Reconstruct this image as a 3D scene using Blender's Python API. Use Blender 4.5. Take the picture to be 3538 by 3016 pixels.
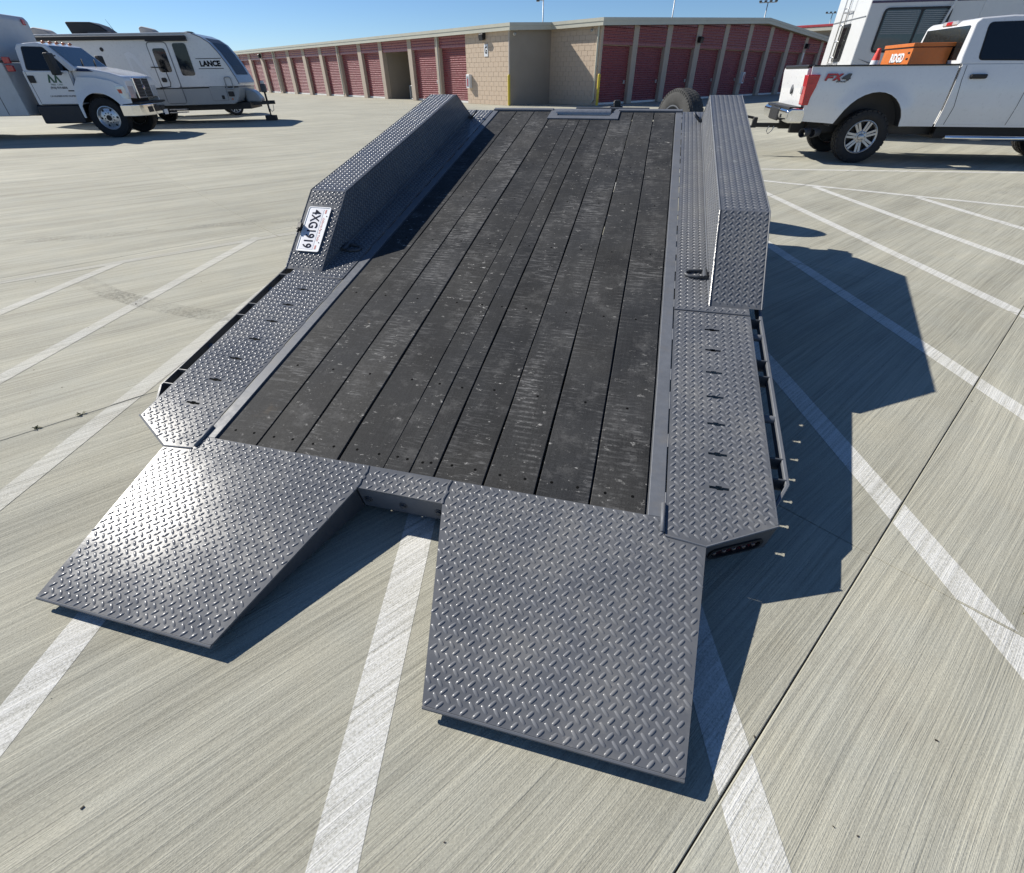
import bpy, bmesh, math, random
from mathutils import Vector, Matrix
random.seed(7)
R = math.radians
for o in list(bpy.data.objects): bpy.data.objects.remove(o)
SC = bpy.context.scene
COL = SC.collection

# ------------------------------------------------------------------ camera
CAM_H, PITCH, ROLL = 1.336, R(37.93), R(-0.401)
fw = Vector((0, math.cos(PITCH), -math.sin(PITCH)))
up0 = Vector((0, math.sin(PITCH), math.cos(PITCH)))
rt0 = Vector((1, 0, 0))
rt = rt0*math.cos(ROLL) + up0*math.sin(ROLL)
up = up0*math.cos(ROLL) - rt0*math.sin(ROLL)
cd = bpy.data.cameras.new('camera')
cam = bpy.data.objects.new('camera', cd); COL.objects.link(cam)
cam.matrix_world = Matrix(((rt.x, up.x, -fw.x, 0), (rt.y, up.y, -fw.y, 0), (rt.z, up.z, -fw.z, CAM_H), (0, 0, 0, 1)))
cd.sensor_fit = 'HORIZONTAL'; cd.sensor_width = 36; cd.lens = 36*1610/3538
cd.clip_start = 0.02; cd.clip_end = 3000
SC.camera = cam

# ------------------------------------------------------------------ sky, sun, exposure
TO_SUN = Vector((-1.181, 0.626, 1.0)).normalized()
w = bpy.data.worlds.new('World'); SC.world = w; w.use_nodes = True
nt = w.node_tree
sky = nt.nodes.new('ShaderNodeTexSky'); sky.sky_type = 'NISHITA'; sky.sun_disc = False
sky.sun_elevation = math.asin(TO_SUN.z); sky.sun_rotation = math.atan2(TO_SUN.x, TO_SUN.y)
sky.altitude = 2200; sky.air_density = 1.0; sky.dust_density = 0.0; sky.ozone_density = 7.5
bg = nt.nodes['Background']; nt.links.new(sky.outputs[0], bg.inputs[0]); bg.inputs[1].default_value = 0.083
ld = bpy.data.lights.new('sun', 'SUN'); ld.energy = 5.0; ld.angle = R(0.53); ld.color = (1.0, 0.955, 0.875)
sun = bpy.data.objects.new('sun', ld); COL.objects.link(sun)
sun.rotation_euler = (-TO_SUN).to_track_quat('-Z', 'Y').to_euler()
sun.location = (-30, 20, 40)
SC.view_settings.view_transform = 'Standard'; SC.view_settings.look = 'None'
SC.view_settings.exposure = 0.35; SC.view_settings.gamma = 1.0
SC.view_settings.use_curve_mapping = False

# ------------------------------------------------------------------ material helpers
MATS = {}
class NB:
    """small node-tree builder"""
    def __init__(s, name):
        m = bpy.data.materials.new(name); m.use_nodes = True
        s.m = m; s.t = m.node_tree; s.b = s.t.nodes['Principled BSDF']; s.out = s.t.nodes['Material Output']
    def n(s, typ, **kw):
        x = s.t.nodes.new(typ)
        for k, v in kw.items(): setattr(x, k, v)
        return x
    def l(s, a, b): s.t.links.new(a, b)
    def noise(s, vec, scale, detail=3, rough=0.55):
        x = s.n('ShaderNodeTexNoise'); x.inputs['Scale'].default_value = scale
        x.inputs['Detail'].default_value = detail; x.inputs['Roughness'].default_value = rough
        if vec is not None: s.l(vec, x.inputs['Vector'])
        return x.outputs['Fac']
    def mapr(s, val, a, b, c=0.0, d=1.0):
        x = s.n('ShaderNodeMapRange'); s.l(val, x.inputs[0])
        for i, v in enumerate((a, b, c, d)): x.inputs[1+i].default_value = v
        return x.outputs[0]
    def math(s, op, a, b=None):
        x = s.n('ShaderNodeMath', operation=op)
        for i, v in enumerate((a, b)):
            if v is None: continue
            if isinstance(v, (int, float)): x.inputs[i].default_value = v
            else: s.l(v, x.inputs[i])
        return x.outputs[0]
    def mix(s, fac, a, b, mode='MIX'):
        x = s.n('ShaderNodeMix', data_type='RGBA', blend_type=mode)
        for sock, v in ((x.inputs[0], fac), (x.inputs[6], a), (x.inputs[7], b)):
            if isinstance(v, (int, float)): sock.default_value = v
            elif isinstance(v, tuple): sock.default_value = (*v[:3], 1)
            else: s.l(v, sock)
        return x.outputs[2]
    def vec(s, scale=(1, 1, 1), rot=0.0, src='pos'):
        if src == 'pos': v = s.n('ShaderNodeNewGeometry').outputs['Position']
        else: v = s.n('ShaderNodeTexCoord').outputs['Object']
        mp = s.n('ShaderNodeMapping'); mp.inputs['Rotation'].default_value = (0, 0, rot)
        s.l(v, mp.inputs[0])
        mp2 = s.n('ShaderNodeMapping'); mp2.inputs['Scale'].default_value = scale
        s.l(mp.outputs[0], mp2.inputs[0])
        return mp2.outputs[0]
    def bump(s, h, strength=0.3, dist=0.01):
        x = s.n('ShaderNodeBump'); x.inputs['Strength'].default_value = strength; x.inputs['Distance'].default_value = dist
        s.l(h, x.inputs['Height']); s.l(x.outputs[0], s.b.inputs['Normal'])
    def set(s, **kw):
        for k, v in kw.items():
            sock = s.b.inputs[k.replace('_', ' ')]
            if isinstance(v, (int, float)): sock.default_value = v
            elif isinstance(v, tuple): sock.default_value = (*v[:3], 1)
            else: s.l(v, sock)
        return s

def paint(name, col, rough=0.4, metal=0.0, var=0.12, scale=3.0, coat=0.0, bump=0.0, bscale=60, dirt=0.0, spec=0.5):
    """painted / moulded surface with tone variation, roughness break-up and optional grime"""
    if name in MATS: return MATS[name]
    b = NB(name); v = b.vec(src='obj')
    n1 = b.noise(v, scale, 5); n2 = b.noise(v, scale*9, 4)
    k = b.mapr(b.math('ADD', b.math('MULTIPLY', n1, 0.65), b.math('MULTIPLY', n2, 0.35)), 0.3, 0.7, 1-var, 1+var)
    c = b.mix(1.0, col, k, 'MULTIPLY')
    if dirt:
        d = b.mapr(b.noise(v, scale*2.3, 7, 0.7), 0.5, 0.75, 0, dirt)
        c = b.mix(d, c, (0.20, 0.175, 0.14))
    b.set(Base_Color=c, Roughness=b.mapr(n2, 0.3, 0.7, max(rough-0.07, 0.02), min(rough+0.09, 1)), Metallic=metal)
    b.b.inputs['Coat Weight'].default_value = coat; b.b.inputs['Coat Roughness'].default_value = 0.04
    b.b.inputs['Specular IOR Level'].default_value = spec
    if bump: b.bump(b.noise(v, bscale, 4), bump, 0.004)
    MATS[name] = b.m
    return b.m

# grid direction of the lot
GA = R(48.2)
E1 = Vector((math.sin(GA), math.cos(GA), 0)); E2 = Vector((math.cos(GA), -math.sin(GA), 0))

def concrete(name, worn=None):
    b = NB(name)
    # coordinates turned so x runs along the broom strokes
    rot = -(math.pi/2 - R(50.5))
    wob = b.n('ShaderNodeTexNoise'); wob.inputs['Scale'].default_value = 0.35; wob.inputs['Detail'].default_value = 2
    geo = b.n('ShaderNodeNewGeometry'); b.l(geo.outputs['Position'], wob.inputs['Vector'])
    sub = b.n('ShaderNodeVectorMath', operation='SUBTRACT'); b.l(wob.outputs['Color'], sub.inputs[0]); sub.inputs[1].default_value = (.5, .5, .5)
    scl = b.n('ShaderNodeVectorMath', operation='SCALE'); b.l(sub.outputs[0], scl.inputs[0]); scl.inputs['Scale'].default_value = 0.14
    add = b.n('ShaderNodeVectorMath', operation='ADD'); b.l(geo.outputs['Position'], add.inputs[0]); b.l(scl.outputs[0], add.inputs[1])
    mp = b.n('ShaderNodeMapping'); mp.inputs['Rotation'].default_value = (0, 0, rot); b.l(add.outputs[0], mp.inputs[0])
    def st(sx, sy):
        m2 = b.n('ShaderNodeMapping'); m2.inputs['Scale'].default_value = (sx, sy, 1); b.l(mp.outputs[0], m2.inputs[0]); return m2.outputs[0]
    band = b.noise(st(0.22, 4.2), 1.0, 5, 0.65)
    fine = b.noise(st(0.8, 62), 1.0, 4, 0.75)
    hair = b.noise(st(3.0, 300), 1.0, 3, 0.7)
    speck = b.noise(mp.outputs[0], 170, 3, 0.7)
    blot = b.noise(mp.outputs[0], 0.55, 5, 0.6)
    blot2 = b.noise(mp.outputs[0], 3.1, 6, 0.65)
    k = b.math('ADD', b.mapr(band, 0.28, 0.72, 0.81, 1.14), b.mapr(fine, 0.28, 0.72, -0.27, 0.19))
    k = b.math('ADD', k, b.mapr(hair, 0.3, 0.7, -0.14, 0.09))
    k = b.math('ADD', k, b.mapr(speck, 0.3, 0.7, -0.13, 0.11))
    k = b.math('ADD', k, b.mapr(blot, 0.3, 0.7, -0.09, 0.08))
    dark = b.mapr(fine, 0.64, 0.78, 0, 0.50)
    base = b.mix(b.mapr(blot2, 0.35, 0.7), (0.440, 0.421, 0.336), (0.416, 0.408, 0.340))
    oi = b.n('ShaderNodeObjectInfo')
    k = b.math('MULTIPLY', k, b.mapr(oi.outputs['Random'], 0, 1, 0.955, 1.035))
    c = b.mix(1.0, base, k, 'MULTIPLY')
    c = b.mix(dark, c, (0.15, 0.135, 0.11))
    st_ = b.mapr(b.noise(mp.outputs[0], 1.3, 8, 0.72), 0.60, 0.78, 0, 0.28)
    c = b.mix(st_, c, (0.24, 0.205, 0.155))
    if worn is not None:
        cov = b.math('ADD', b.mapr(speck, 0.30, 0.62, 0.0, 0.6), b.mapr(fine, 0.25, 0.6, -0.15, 0.5))
        cov = b.math('MULTIPLY', b.math('MINIMUM', cov, 1.0), b.mapr(blot2, 0.25, 0.7, worn*0.65, worn))
        c = b.mix(cov, c, (0.78, 0.775, 0.745))
    b.set(Base_Color=c, Roughness=0.88)
    b.b.inputs['Specular IOR Level'].default_value = 0.25
    h = b.math('ADD', b.math('MULTIPLY', fine, 0.9), b.math('MULTIPLY', hair, 0.5))
    h = b.math('ADD', h, b.math('MULTIPLY', speck, 0.45))
    b.bump(h, 0.8, 0.004)
    return b.m
M_CONC = concrete('broomed_concrete')
M_LINE = concrete('worn_white_paint', 0.92)
M_LINE2 = concrete('faded_white_paint', 0.46)
M_LINE3 = concrete('ghost_white_paint', 0.30)

def tread_mat(name, col):
    b = NB(name); v = b.vec(src='obj')
    n1 = b.noise(v, 2.2, 6, 0.6); n2 = b.noise(v, 22, 5, 0.65); n3 = b.noise(b.vec((1, 1, 1), src='obj'), 7, 8, 0.72)
    k = b.mapr(b.math('ADD', b.math('MULTIPLY', n1, .6), b.math('MULTIPLY', n2, .4)), .3, .7, .86, 1.16)
    c = b.mix(1.0, col, k, 'MULTIPLY')
    dust = b.mapr(b.math('ADD', b.math('MULTIPLY', n3, .55), b.math('MULTIPLY', b.noise(v, 2.3, 5, .65), .45)), 0.47, 0.62, 0, 0.60)
    c = b.mix(dust, c, (0.20, 0.198, 0.192))
    scuff = b.math('MULTIPLY', b.mapr(b.noise(v, 26, 9, 0.8), 0.56, 0.70, 0, 0.75), b.mapr(b.noise(v, 3.4, 4, .6), .50, .66))
    c = b.mix(scuff, c, (0.36, 0.345, 0.325))
    b.set(Base_Color=c, Roughness=b.math('ADD', b.mapr(n2, .3, .7, .18, .25), b.math('MULTIPLY', dust, 0.10)), Metallic=0.0)
    b.b.inputs['Specular IOR Level'].default_value = 0.25
    b.bump(b.math('ADD', n2, b.math('MULTIPLY', n1, 2.0)), 0.10, 0.004)
    return b.m
M_TREAD = tread_mat('grey_tread_paint', (0.116, 0.122, 0.134))
M_LUG = tread_mat('rubbed_tread_lugs', (0.172, 0.178, 0.190))

def board_mat():
    b = NB('charcoal_stained_wood')
    oi = b.n('ShaderNodeObjectInfo')
    tc = b.n('ShaderNodeTexCoord')
    off = b.n('ShaderNodeVectorMath', operation='ADD'); b.l(tc.outputs['Object'], off.inputs[0])
    cmb = b.n('ShaderNodeCombineXYZ'); b.l(b.math('MULTIPLY', oi.outputs['Random'], 40.0), cmb.inputs[2]); b.l(cmb.outputs[0], off.inputs[1])
    def st(sx, sy):
        m2 = b.n('ShaderNodeMapping'); m2.inputs['Scale'].default_value = (sx, sy, 1); b.l(off.outputs[0], m2.inputs[0]); return m2.outputs[0]
    grain = b.noise(st(140, 3.0), 1.0, 4, .6)
    speck = b.noise(st(1, 1), 210, 3, .7)
    blot = b.noise(st(1, 1), 2.6, 6, .65)
    warm = b.noise(st(1, 1), 1.1, 4, .6)
    c = b.mix(b.mapr(warm, .4, .65), (0.027, 0.0280, 0.0295), (0.037, 0.0363, 0.0345))
    k = b.math('ADD', b.mapr(blot, .3, .7, .62, 1.45), b.mapr(speck, .3, .7, -.38, .45))
    k = b.math('ADD', k, b.mapr(grain, .3, .7, -.12, .12))
    k = b.math('MULTIPLY', k, b.mapr(oi.outputs['Random'], 0, 1, .86, 1.14))
    c = b.mix(1.0, c, k, 'MULTIPLY')
    # cross-wise tyre scuffs, tread prints in the wheel lanes, chips of bare wood
    sep = b.n('ShaderNodeSeparateXYZ'); b.l(tc.outputs['Object'], sep.inputs[0])
    def lane(u0, wd): return b.mapr(b.math('ABSOLUTE', b.math('SUBTRACT', sep.outputs[0], u0)), wd*.5, wd, 1, 0)
    lanes = b.math('MAXIMUM', lane(.34, .20), b.math('MAXIMUM', lane(-.42, .18), b.math('MULTIPLY', lane(.72, .12), .6)))
    sc = b.mapr(b.noise(st(11, 95), 1.0, 4, .72), .52, .66, 0, .95)
    sc = b.math('MULTIPLY', sc, b.mapr(b.noise(st(4.0, 1.6), 1.0, 4, .65), .47, .66, .05, 1))
    sc = b.math('MULTIPLY', sc, b.math('ADD', b.math('MULTIPLY', lanes, .60), .48))
    c = b.mix(sc, c, (0.26, 0.256, 0.248))
    bars = b.mapr(b.math('SINE', b.math('MULTIPLY', sep.outputs[1], 6.2832/.0275)), .25, .8)
    bars = b.math('MULTIPLY', b.math('MULTIPLY', bars, lanes), b.mapr(b.noise(st(7, 2.2), 1.0, 5, .7), .52, .68, 0, .70))
    bars = b.math('MULTIPLY', bars, b.mapr(b.noise(st(60, 90), 1.0, 3, .7), .35, .6))
    c = b.mix(bars, c, (0.27, 0.265, 0.255))
    chip = b.mapr(b.noise(st(20, 38), 1.0, 6, .78), .605, .67, 0, .9)
    chip = b.math('MULTIPLY', chip, b.mapr(b.noise(st(1.6, 1.1), 1.0, 3, .6), .46, .60, .35, 1))
    c = b.mix(chip, c, (0.50, 0.485, 0.45))
    smear = b.mapr(b.noise(st(1, 1), 6.5, 10, .82), .53, .72, 0, .55)
    c = b.mix(smear, c, (0.17, 0.166, 0.158))
    rust = b.mapr(b.noise(st(5, 4), 1.0, 6, .7), .68, .80, 0, .35)
    c = b.mix(rust, c, (0.16, 0.115, 0.07))
    b.set(Base_Color=c, Roughness=b.mapr(blot, .3, .7, .70, .86))
    b.b.inputs['Specular IOR Level'].default_value = .22
    h = b.math('ADD', b.math('MULTIPLY', speck, .6), b.math('MULTIPLY', grain, .5))
    b.bump(h, .35, .002)
    return b.m
M_BOARD = board_mat()

M_FRAME = paint('grey_frame_paint', (0.135, 0.144, 0.160), .50, 0, .16, 4, dirt=.35, spec=.35)
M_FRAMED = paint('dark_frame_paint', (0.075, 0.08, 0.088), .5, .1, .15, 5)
M_WELD = paint('worn_bright_steel', (0.48, 0.47, 0.45), .34, .75, .3, 40, bump=.5, bscale=160)
M_BLACK = paint('black_plastic', (0.013, 0.013, 0.014), .5, 0, .2, 6)
M_RUB = paint('tyre_rubber', (0.020, 0.020, 0.021), .82, 0, .35, 12, bump=.25, bscale=120)
M_RUBG = paint('dusty_tyre_rubber', (0.052, 0.051, 0.048), .85, 0, .4, 9, bump=.3, bscale=90)
M_STEEL = paint('steel', (0.42, 0.42, 0.42), .32, 1, .15, 12)
M_CHROME = paint('chrome', (0.78, 0.78, 0.78), .08, 1, .04, 5)
M_ALU = paint('alloy_silver', (0.62, 0.62, 0.63), .3, .9, .06, 8)
M_WHITE = paint('white_car_paint', (0.74, 0.745, 0.75), .32, 0, .04, 2, coat=.7)
M_RVW = paint('white_rv_skin', (0.60, 0.605, 0.60), .35, 0, .05, 1.5, coat=.25)
M_LNW = paint('white_fibreglass', (0.70, 0.71, 0.71), .3, 0, .04, 1.5, coat=.3)
M_RVG = paint('grey_rv_skin', (0.33, 0.345, 0.35), .35, 0, .05, 1.5, coat=.25)
M_RVD = paint('dark_grey_skin', (0.15, 0.16, 0.175), .35, 0, .08, 2, coat=.3)
M_GLASS = paint('dark_glass', (0.010, 0.012, 0.013), .05, 0, .1, 2, spec=.6)
M_GLASSL = paint('clear_tinted_glass', (0.035, 0.05, 0.05), .04, 0, .3, 1.2, spec=.9)
M_RED = paint('red_lens', (0.46, 0.008, 0.014), .18, 0, .3, 12, coat=.8)
M_CLEAR = paint('clear_lens', (0.60, 0.60, 0.60), .15, .3, .2, 10, coat=.8)
M_AMBER = paint('amber_lens', (0.60, 0.20, 0.08), .2, 0, .2, 20, coat=.6)
M_ORANGE = paint('orange_enamel', (0.56, 0.155, 0.028), .42, 0, .10, 3, dirt=.25)
M_CONE = paint('cone_red', (0.75, 0.055, 0.035), .5, 0, .08, 9)
M_PLATEW = paint('plate_white', (0.76, 0.77, 0.78), .4, 0, .05, 30)
M_INK = paint('dark_blue_ink', (0.016, 0.020, 0.040), .85, 0, .1, 30, spec=.1)
M_INKK = paint('black_ink', (0.016, 0.016, 0.018), .8, 0, .1, 20, spec=.15)
M_INKR = paint('red_ink', (0.45, 0.045, 0.055), .5, 0, .1, 30)
M_INKG = paint('green_ink', (0.05, 0.12, 0.075), .5, 0, .3, 12)
M_YEL = paint('yellow_bollard_paint', (0.62, 0.47, 0.035), .45, 0, .12, 6, dirt=.2)
M_DOORR = paint('maroon_door_steel', (0.255, 0.068, 0.074), .30, 0, .08, 1.2, dirt=.12, spec=.6)
M_STUC = paint('tan_stucco_post', (0.45, 0.375, 0.30), .85, 0, .08, 3, bump=.3, bscale=70)
M_TRIM = paint('cream_fascia_metal', (0.53, 0.515, 0.42), .45, 0, .05, 1, dirt=.12)
M_ROOF = paint('roof_metal', (0.50, 0.49, 0.44), .5, 0, .08, 1)
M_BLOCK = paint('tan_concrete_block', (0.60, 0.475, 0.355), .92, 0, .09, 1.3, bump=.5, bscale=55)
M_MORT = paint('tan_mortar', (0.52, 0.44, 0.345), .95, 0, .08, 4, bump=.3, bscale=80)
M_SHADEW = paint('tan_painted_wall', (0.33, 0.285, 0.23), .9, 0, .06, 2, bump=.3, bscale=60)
M_SILL = paint('white_door_sill', (0.72, 0.71, 0.68), .6, 0, .12, 3)
M_DIRT = paint('joint_dirt', (0.11, 0.085, 0.064), .95, 0, .5, 14, bump=.6, bscale=140)
M_GALV = paint('galvanised_steel', (0.36, 0.37, 0.38), .45, .7, .15, 7)
M_LEAF = paint('dry_weed', (0.10, 0.10, 0.04), .8, 0, .3, 30)
M_DARKCAR = paint('dark_green_grey_paint', (0.045, 0.055, 0.055), .25, .1, .06, 2, coat=.8)
M_CURT = paint('grey_blind', (0.22, 0.23, 0.235), .7, 0, .1, 3)

# ------------------------------------------------------------------ mesh helpers
class MB:
    def __init__(s): s.v = []; s.f = []
    def add(s, vs, fs):
        o = len(s.v); s.v += [tuple(x) for x in vs]; s.f += [tuple(i+o for i in q) for q in fs]; return s
    def box(s, lo, hi, b=0.0, M=None):
        (x0, y0, z0), (x1, y1, z1) = lo, hi
        if b <= 0:
            vs = [(x0,y0,z0),(x1,y0,z0),(x1,y1,z0),(x0,y1,z0),(x0,y0,z1),(x1,y0,z1),(x1,y1,z1),(x0,y1,z1)]
            fs = [(3,2,1,0),(4,5,6,7),(0,1,5,4),(1,2,6,5),(2,3,7,6),(3,0,4,7)]
        else:
            b = min(b, (x1-x0)*.45, (y1-y0)*.45, (z1-z0)*.45)
            vs = []; ix = {}
            for i in (0, 1):
                for j in (0, 1):
                    for k in (0, 1):
                        x = (x0, x1)[i]; y = (y0, y1)[j]; z = (z0, z1)[k]
                        sx, sy, sz = (b, -b)[i], (b, -b)[j], (b, -b)[k]
                        ix[i,j,k,0] = len(vs); vs.append((x, y+sy, z+sz))
                        ix[i,j,k,1] = len(vs); vs.append((x+sx, y, z+sz))
                        ix[i,j,k,2] = len(vs); vs.append((x+sx, y+sy, z))
            fs = []
            for i in (0, 1):
                q = [ix[i,0,0,0], ix[i,1,0,0], ix[i,1,1,0], ix[i,0,1,0]]; fs.append(q if i else q[::-1])
                q = [ix[0,i,0,1], ix[0,i,1,1], ix[1,i,1,1], ix[1,i,0,1]]; fs.append(q if i else q[::-1])
                q = [ix[0,0,i,2], ix[1,0,i,2], ix[1,1,i,2], ix[0,1,i,2]]; fs.append(q if i else q[::-1])
            for a in (0, 1):
                for c in (0, 1):
                    q = [ix[a,c,0,0], ix[a,c,1,0], ix[a,c,1,1], ix[a,c,0,1]]; fs.append(q if (a ^ c) else q[::-1])
                    q = [ix[a,0,c,2], ix[a,1,c,2], ix[a,1,c,0], ix[a,0,c,0]]; fs.append(q if (a ^ c) else q[::-1])
                    q = [ix[0,a,c,1], ix[1,a,c,1], ix[1,a,c,2], ix[0,a,c,2]]; fs.append(q if (a ^ c) else q[::-1])
            for i in (0, 1):
                for j in (0, 1):
                    for k in (0, 1):
                        q = [ix[i,j,k,0], ix[i,j,k,1], ix[i,j,k,2]]; fs.append(q if (i+j+k) % 2 else q[::-1])
        if M is not None: vs = [M @ Vector(p) for p in vs]
        return s.add(vs, fs)
    def prism(s, poly, f0, f1, holes=()):
        """poly 2-D outline (+holes); f0/f1 map (a,b) to the two end points"""
        loops = [list(poly)] + [list(h) for h in holes]
        flat = [p for lp in loops for p in lp]
        n = len(flat)
        tris = []
        if len(loops) > 1:
            tb = bmesh.new(); tv = [tb.verts.new((a, b, 0)) for a, b in flat]; te = []; o = 0
            for lp in loops:
                for i in range(len(lp)): te.append(tb.edges.new((tv[o+i], tv[o+(i+1) % len(lp)])))
                o += len(lp)
            tb.verts.index_update()
            bmesh.ops.triangle_fill(tb, use_beauty=True, edges=te)
            tris = [tuple(x.index for x in f_.verts) for f_ in tb.faces]; tb.free()
        vs = [f0(a, b) for a, b in flat] + [f1(a, b) for a, b in flat]
        area = sum(poly[i][0]*poly[(i+1) % len(poly)][1]-poly[(i+1) % len(poly)][0]*poly[i][1] for i in range(len(poly)))
        fs = []
        if len(loops) == 1:
            m = len(poly); q = tuple(range(m)); fs.append(q[::-1] if area > 0 else q); q = tuple(range(n, n+m)); fs.append(q if area > 0 else q[::-1])
        else:
            for t in tris:
                a, b2, c = [flat[i] for i in t]
                ccw = (b2[0]-a[0])*(c[1]-a[1])-(c[0]-a[0])*(b2[1]-a[1]) > 0
                t2 = t if ccw else t[::-1]
                fs.append(tuple(i+n for i in t2)); fs.append(tuple(t2[::-1]))
        o = 0
        for li, lp in enumerate(loops):
            m = len(lp)
            ar = sum(lp[i][0]*lp[(i+1) % m][1]-lp[(i+1) % m][0]*lp[i][1] for i in range(m))
            for i in range(m):
                j = (i+1) % m; q = (o+i, o+j, o+j+n, o+i+n)
                flip = (ar < 0) != (li > 0)
                fs.append(q[::-1] if flip else q)
            o += m
        return s.add(vs, fs)
    def tube(s, pts, r, n=8, caps=True, r1=None):
        pts = [Vector(p) for p in pts]; rings = []; m = len(pts)
        ref = None
        for i, p in enumerate(pts):
            t = (pts[min(i+1, m-1)]-pts[max(i-1, 0)]).normalized()
            if ref is None: ref = t.orthogonal().normalized()
            a = (ref-t*ref.dot(t)).normalized(); b = t.cross(a); ref = a
            rr = r if r1 is None else r+(r1-r)*i/(m-1)
            rings.append([p+(a*math.cos(2*math.pi*k/n)+b*math.sin(2*math.pi*k/n))*rr for k in range(n)])
        vs = [q for g in rings for q in g]; fs = []
        for i in range(m-1):
            for k in range(n):
                k2 = (k+1) % n; fs.append((i*n+k, i*n+k2, (i+1)*n+k2, (i+1)*n+k))
        if caps: fs.append(tuple(range(n))[::-1]); fs.append(tuple(range((m-1)*n, m*n)))
        return s.add(vs, fs)
    def lathe(s, prof, c, ax, n=28, close=False):
        """prof list of (radius, along axis)"""
        c = Vector(c); ax = Vector(ax).normalized(); a = ax.orthogonal().normalized(); b = ax.cross(a)
        vs = []; m = len(prof)
        for (r, h) in prof:
            for k in range(n):
                t = 2*math.pi*k/n; vs.append(c+ax*h+(a*math.cos(t)+b*math.sin(t))*r)
        fs = []
        for i in range(m if close else m-1):
            i2 = (i+1) % m
            for k in range(n):
                k2 = (k+1) % n; fs.append((i*n+k, i*n+k2, i2*n+k2, i2*n+k))
        return s.add(vs, fs)
    def cyl(s, c, ax, r, h, n=16):
        return s.lathe([(0.0001, -h/2), (r*.96, -h/2), (r, -h/2+min(.04*r, h*.2)), (r, h/2-min(.04*r, h*.2)), (r*.96, h/2), (0.0001, h/2)], c, ax, n)
    def mesh(s, name, mat, smooth=False):
        me = bpy.data.meshes.new(name); me.from_pydata(s.v, [], s.f); me.update()
        me.materials.append(mat)
        if smooth: me.polygons.foreach_set('use_smooth', [True]*len(me.polygons))
        return me
    def build(s, name, mat, parent=None, smooth=False, M=None, bevel=0.0, angle=None):
        o = bpy.data.objects.new(name, s.mesh(name, mat, smooth or angle is not None)); COL.objects.link(o)
        if parent is not None: o.parent = parent
        if M is not None: o.matrix_local = M
        if angle is not None: o.data.set_sharp_from_angle(angle=R(angle))
        if bevel:
            o.data.polygons.foreach_set('use_smooth', [True]*len(o.data.polygons))
            md = o.modifiers.new('bevel', 'BEVEL'); md.width = bevel; md.segments = 2; md.limit_method = 'ANGLE'; md.angle_limit = R(28); md.harden_normals = True
        return o

def tag(o, label=None, cat=None, group=None, kind=None):
    if label: o['label'] = label
    if cat: o['category'] = cat
    if group: o['group'] = group
    if kind: o['kind'] = kind
    return o
def thing(name, loc, rz, label, cat, group=None):
    o = bpy.data.objects.new(name, None); COL.objects.link(o); o.empty_display_size = .2
    o.location = loc; o.rotation_euler = (0, 0, rz); return tag(o, label, cat, group)
def rounded(pts, r, n=4):
    """round the corners of a 2-D outline"""
    out = []; m = len(pts)
    for i in range(m):
        p0, p, p1 = Vector(pts[i-1]), Vector(pts[i]), Vector(pts[(i+1) % m])
        a = (p0-p); b = (p1-p); rr = min(r, a.length*.48, b.length*.48); a.normalize(); b.normalize()
        A = p+a*rr; B = p+b*rr
        for k in range(n+1):
            t = k/n; q = A*(1-t)**2+p*2*t*(1-t)+B*t*t; out.append((q.x, q.y))
    return out
def text(name, s, size, mat, parent, M, depth=.002, offset=0.0, shear=0.0, xs=1.0, align='CENTER', space=1.0):
    cu = bpy.data.curves.new('t', 'FONT'); cu.body = s; cu.size = size; cu.extrude = depth; cu.offset = offset; cu.shear = shear
    cu.align_x = align; cu.align_y = 'CENTER'; cu.space_character = space; cu.resolution_u = 3
    to = bpy.data.objects.new('t', cu); COL.objects.link(to)
    dg = bpy.context.evaluated_depsgraph_get(); dg.update()
    me = bpy.data.meshes.new_from_object(to.evaluated_get(dg)); bpy.data.objects.remove(to)
    me.name = name; me.materials.clear(); me.materials.append(mat)
    o = bpy.data.objects.new(name, me); COL.objects.link(o); o.parent = parent
    o.matrix_local = M @ Matrix.Diagonal((xs, 1, 1, 1))
    return o
def frame(o, x, y):
    """matrix with origin o, x axis, y axis"""
    x = Vector(x).normalized(); y = Vector(y); y = (y-x*y.dot(x)).normalized(); z = x.cross(y); o = Vector(o)
    return Matrix(((x.x, y.x, z.x, o.x), (x.y, y.y, z.y, o.y), (x.z, y.z, z.z, o.z), (0, 0, 0, 1)))

# ================================================================== the lot
JW, JL = 2.93, 3.05          # joint spacing across / along
J0, T0 = 0.07, 1.62
def gp(t, n, z=0.0): return E1*t+E2*n+Vector((0, 0, z))
NI, NJ = range(-9, 4), range(-3, 9)
t_lo, t_hi = T0+JL*NJ[0], T0+JL*(NJ[-1]+1)
n_lo, n_hi = J0+JW*NI[0], J0+JW*(NI[-1]+1)
g = MB(); B_ = 400
for (a0, a1, b0, b1) in ((-B_, t_lo, -B_, B_), (t_hi, B_, -B_, B_), (t_lo, t_hi, -B_, n_lo), (t_lo, t_hi, n_hi, B_)):
    g.add([gp(a0, b0), gp(a0, b1), gp(a1, b1), gp(a1, b0)], [(0, 3, 2, 1)])
lot = g.build('ground', M_CONC)
for p in lot.data.polygons:
    if p.normal.z < 0: p.flip()
tag(lot, 'pale broomed concrete parking lot cut into square slabs', kind='structure')
jb = MB().add([gp(t_lo, n_lo, -.009), gp(t_hi, n_lo, -.009), gp(t_hi, n_hi, -.009), gp(t_lo, n_hi, -.009)], [(0, 1, 2, 3)])
o = jb.build('joint_bed', M_DIRT, lot)
for p in o.data.polygons:
    if p.normal.z < 0: p.flip()
slab_mesh = {}
RZ = math.atan2(E1.y, E1.x)
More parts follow.
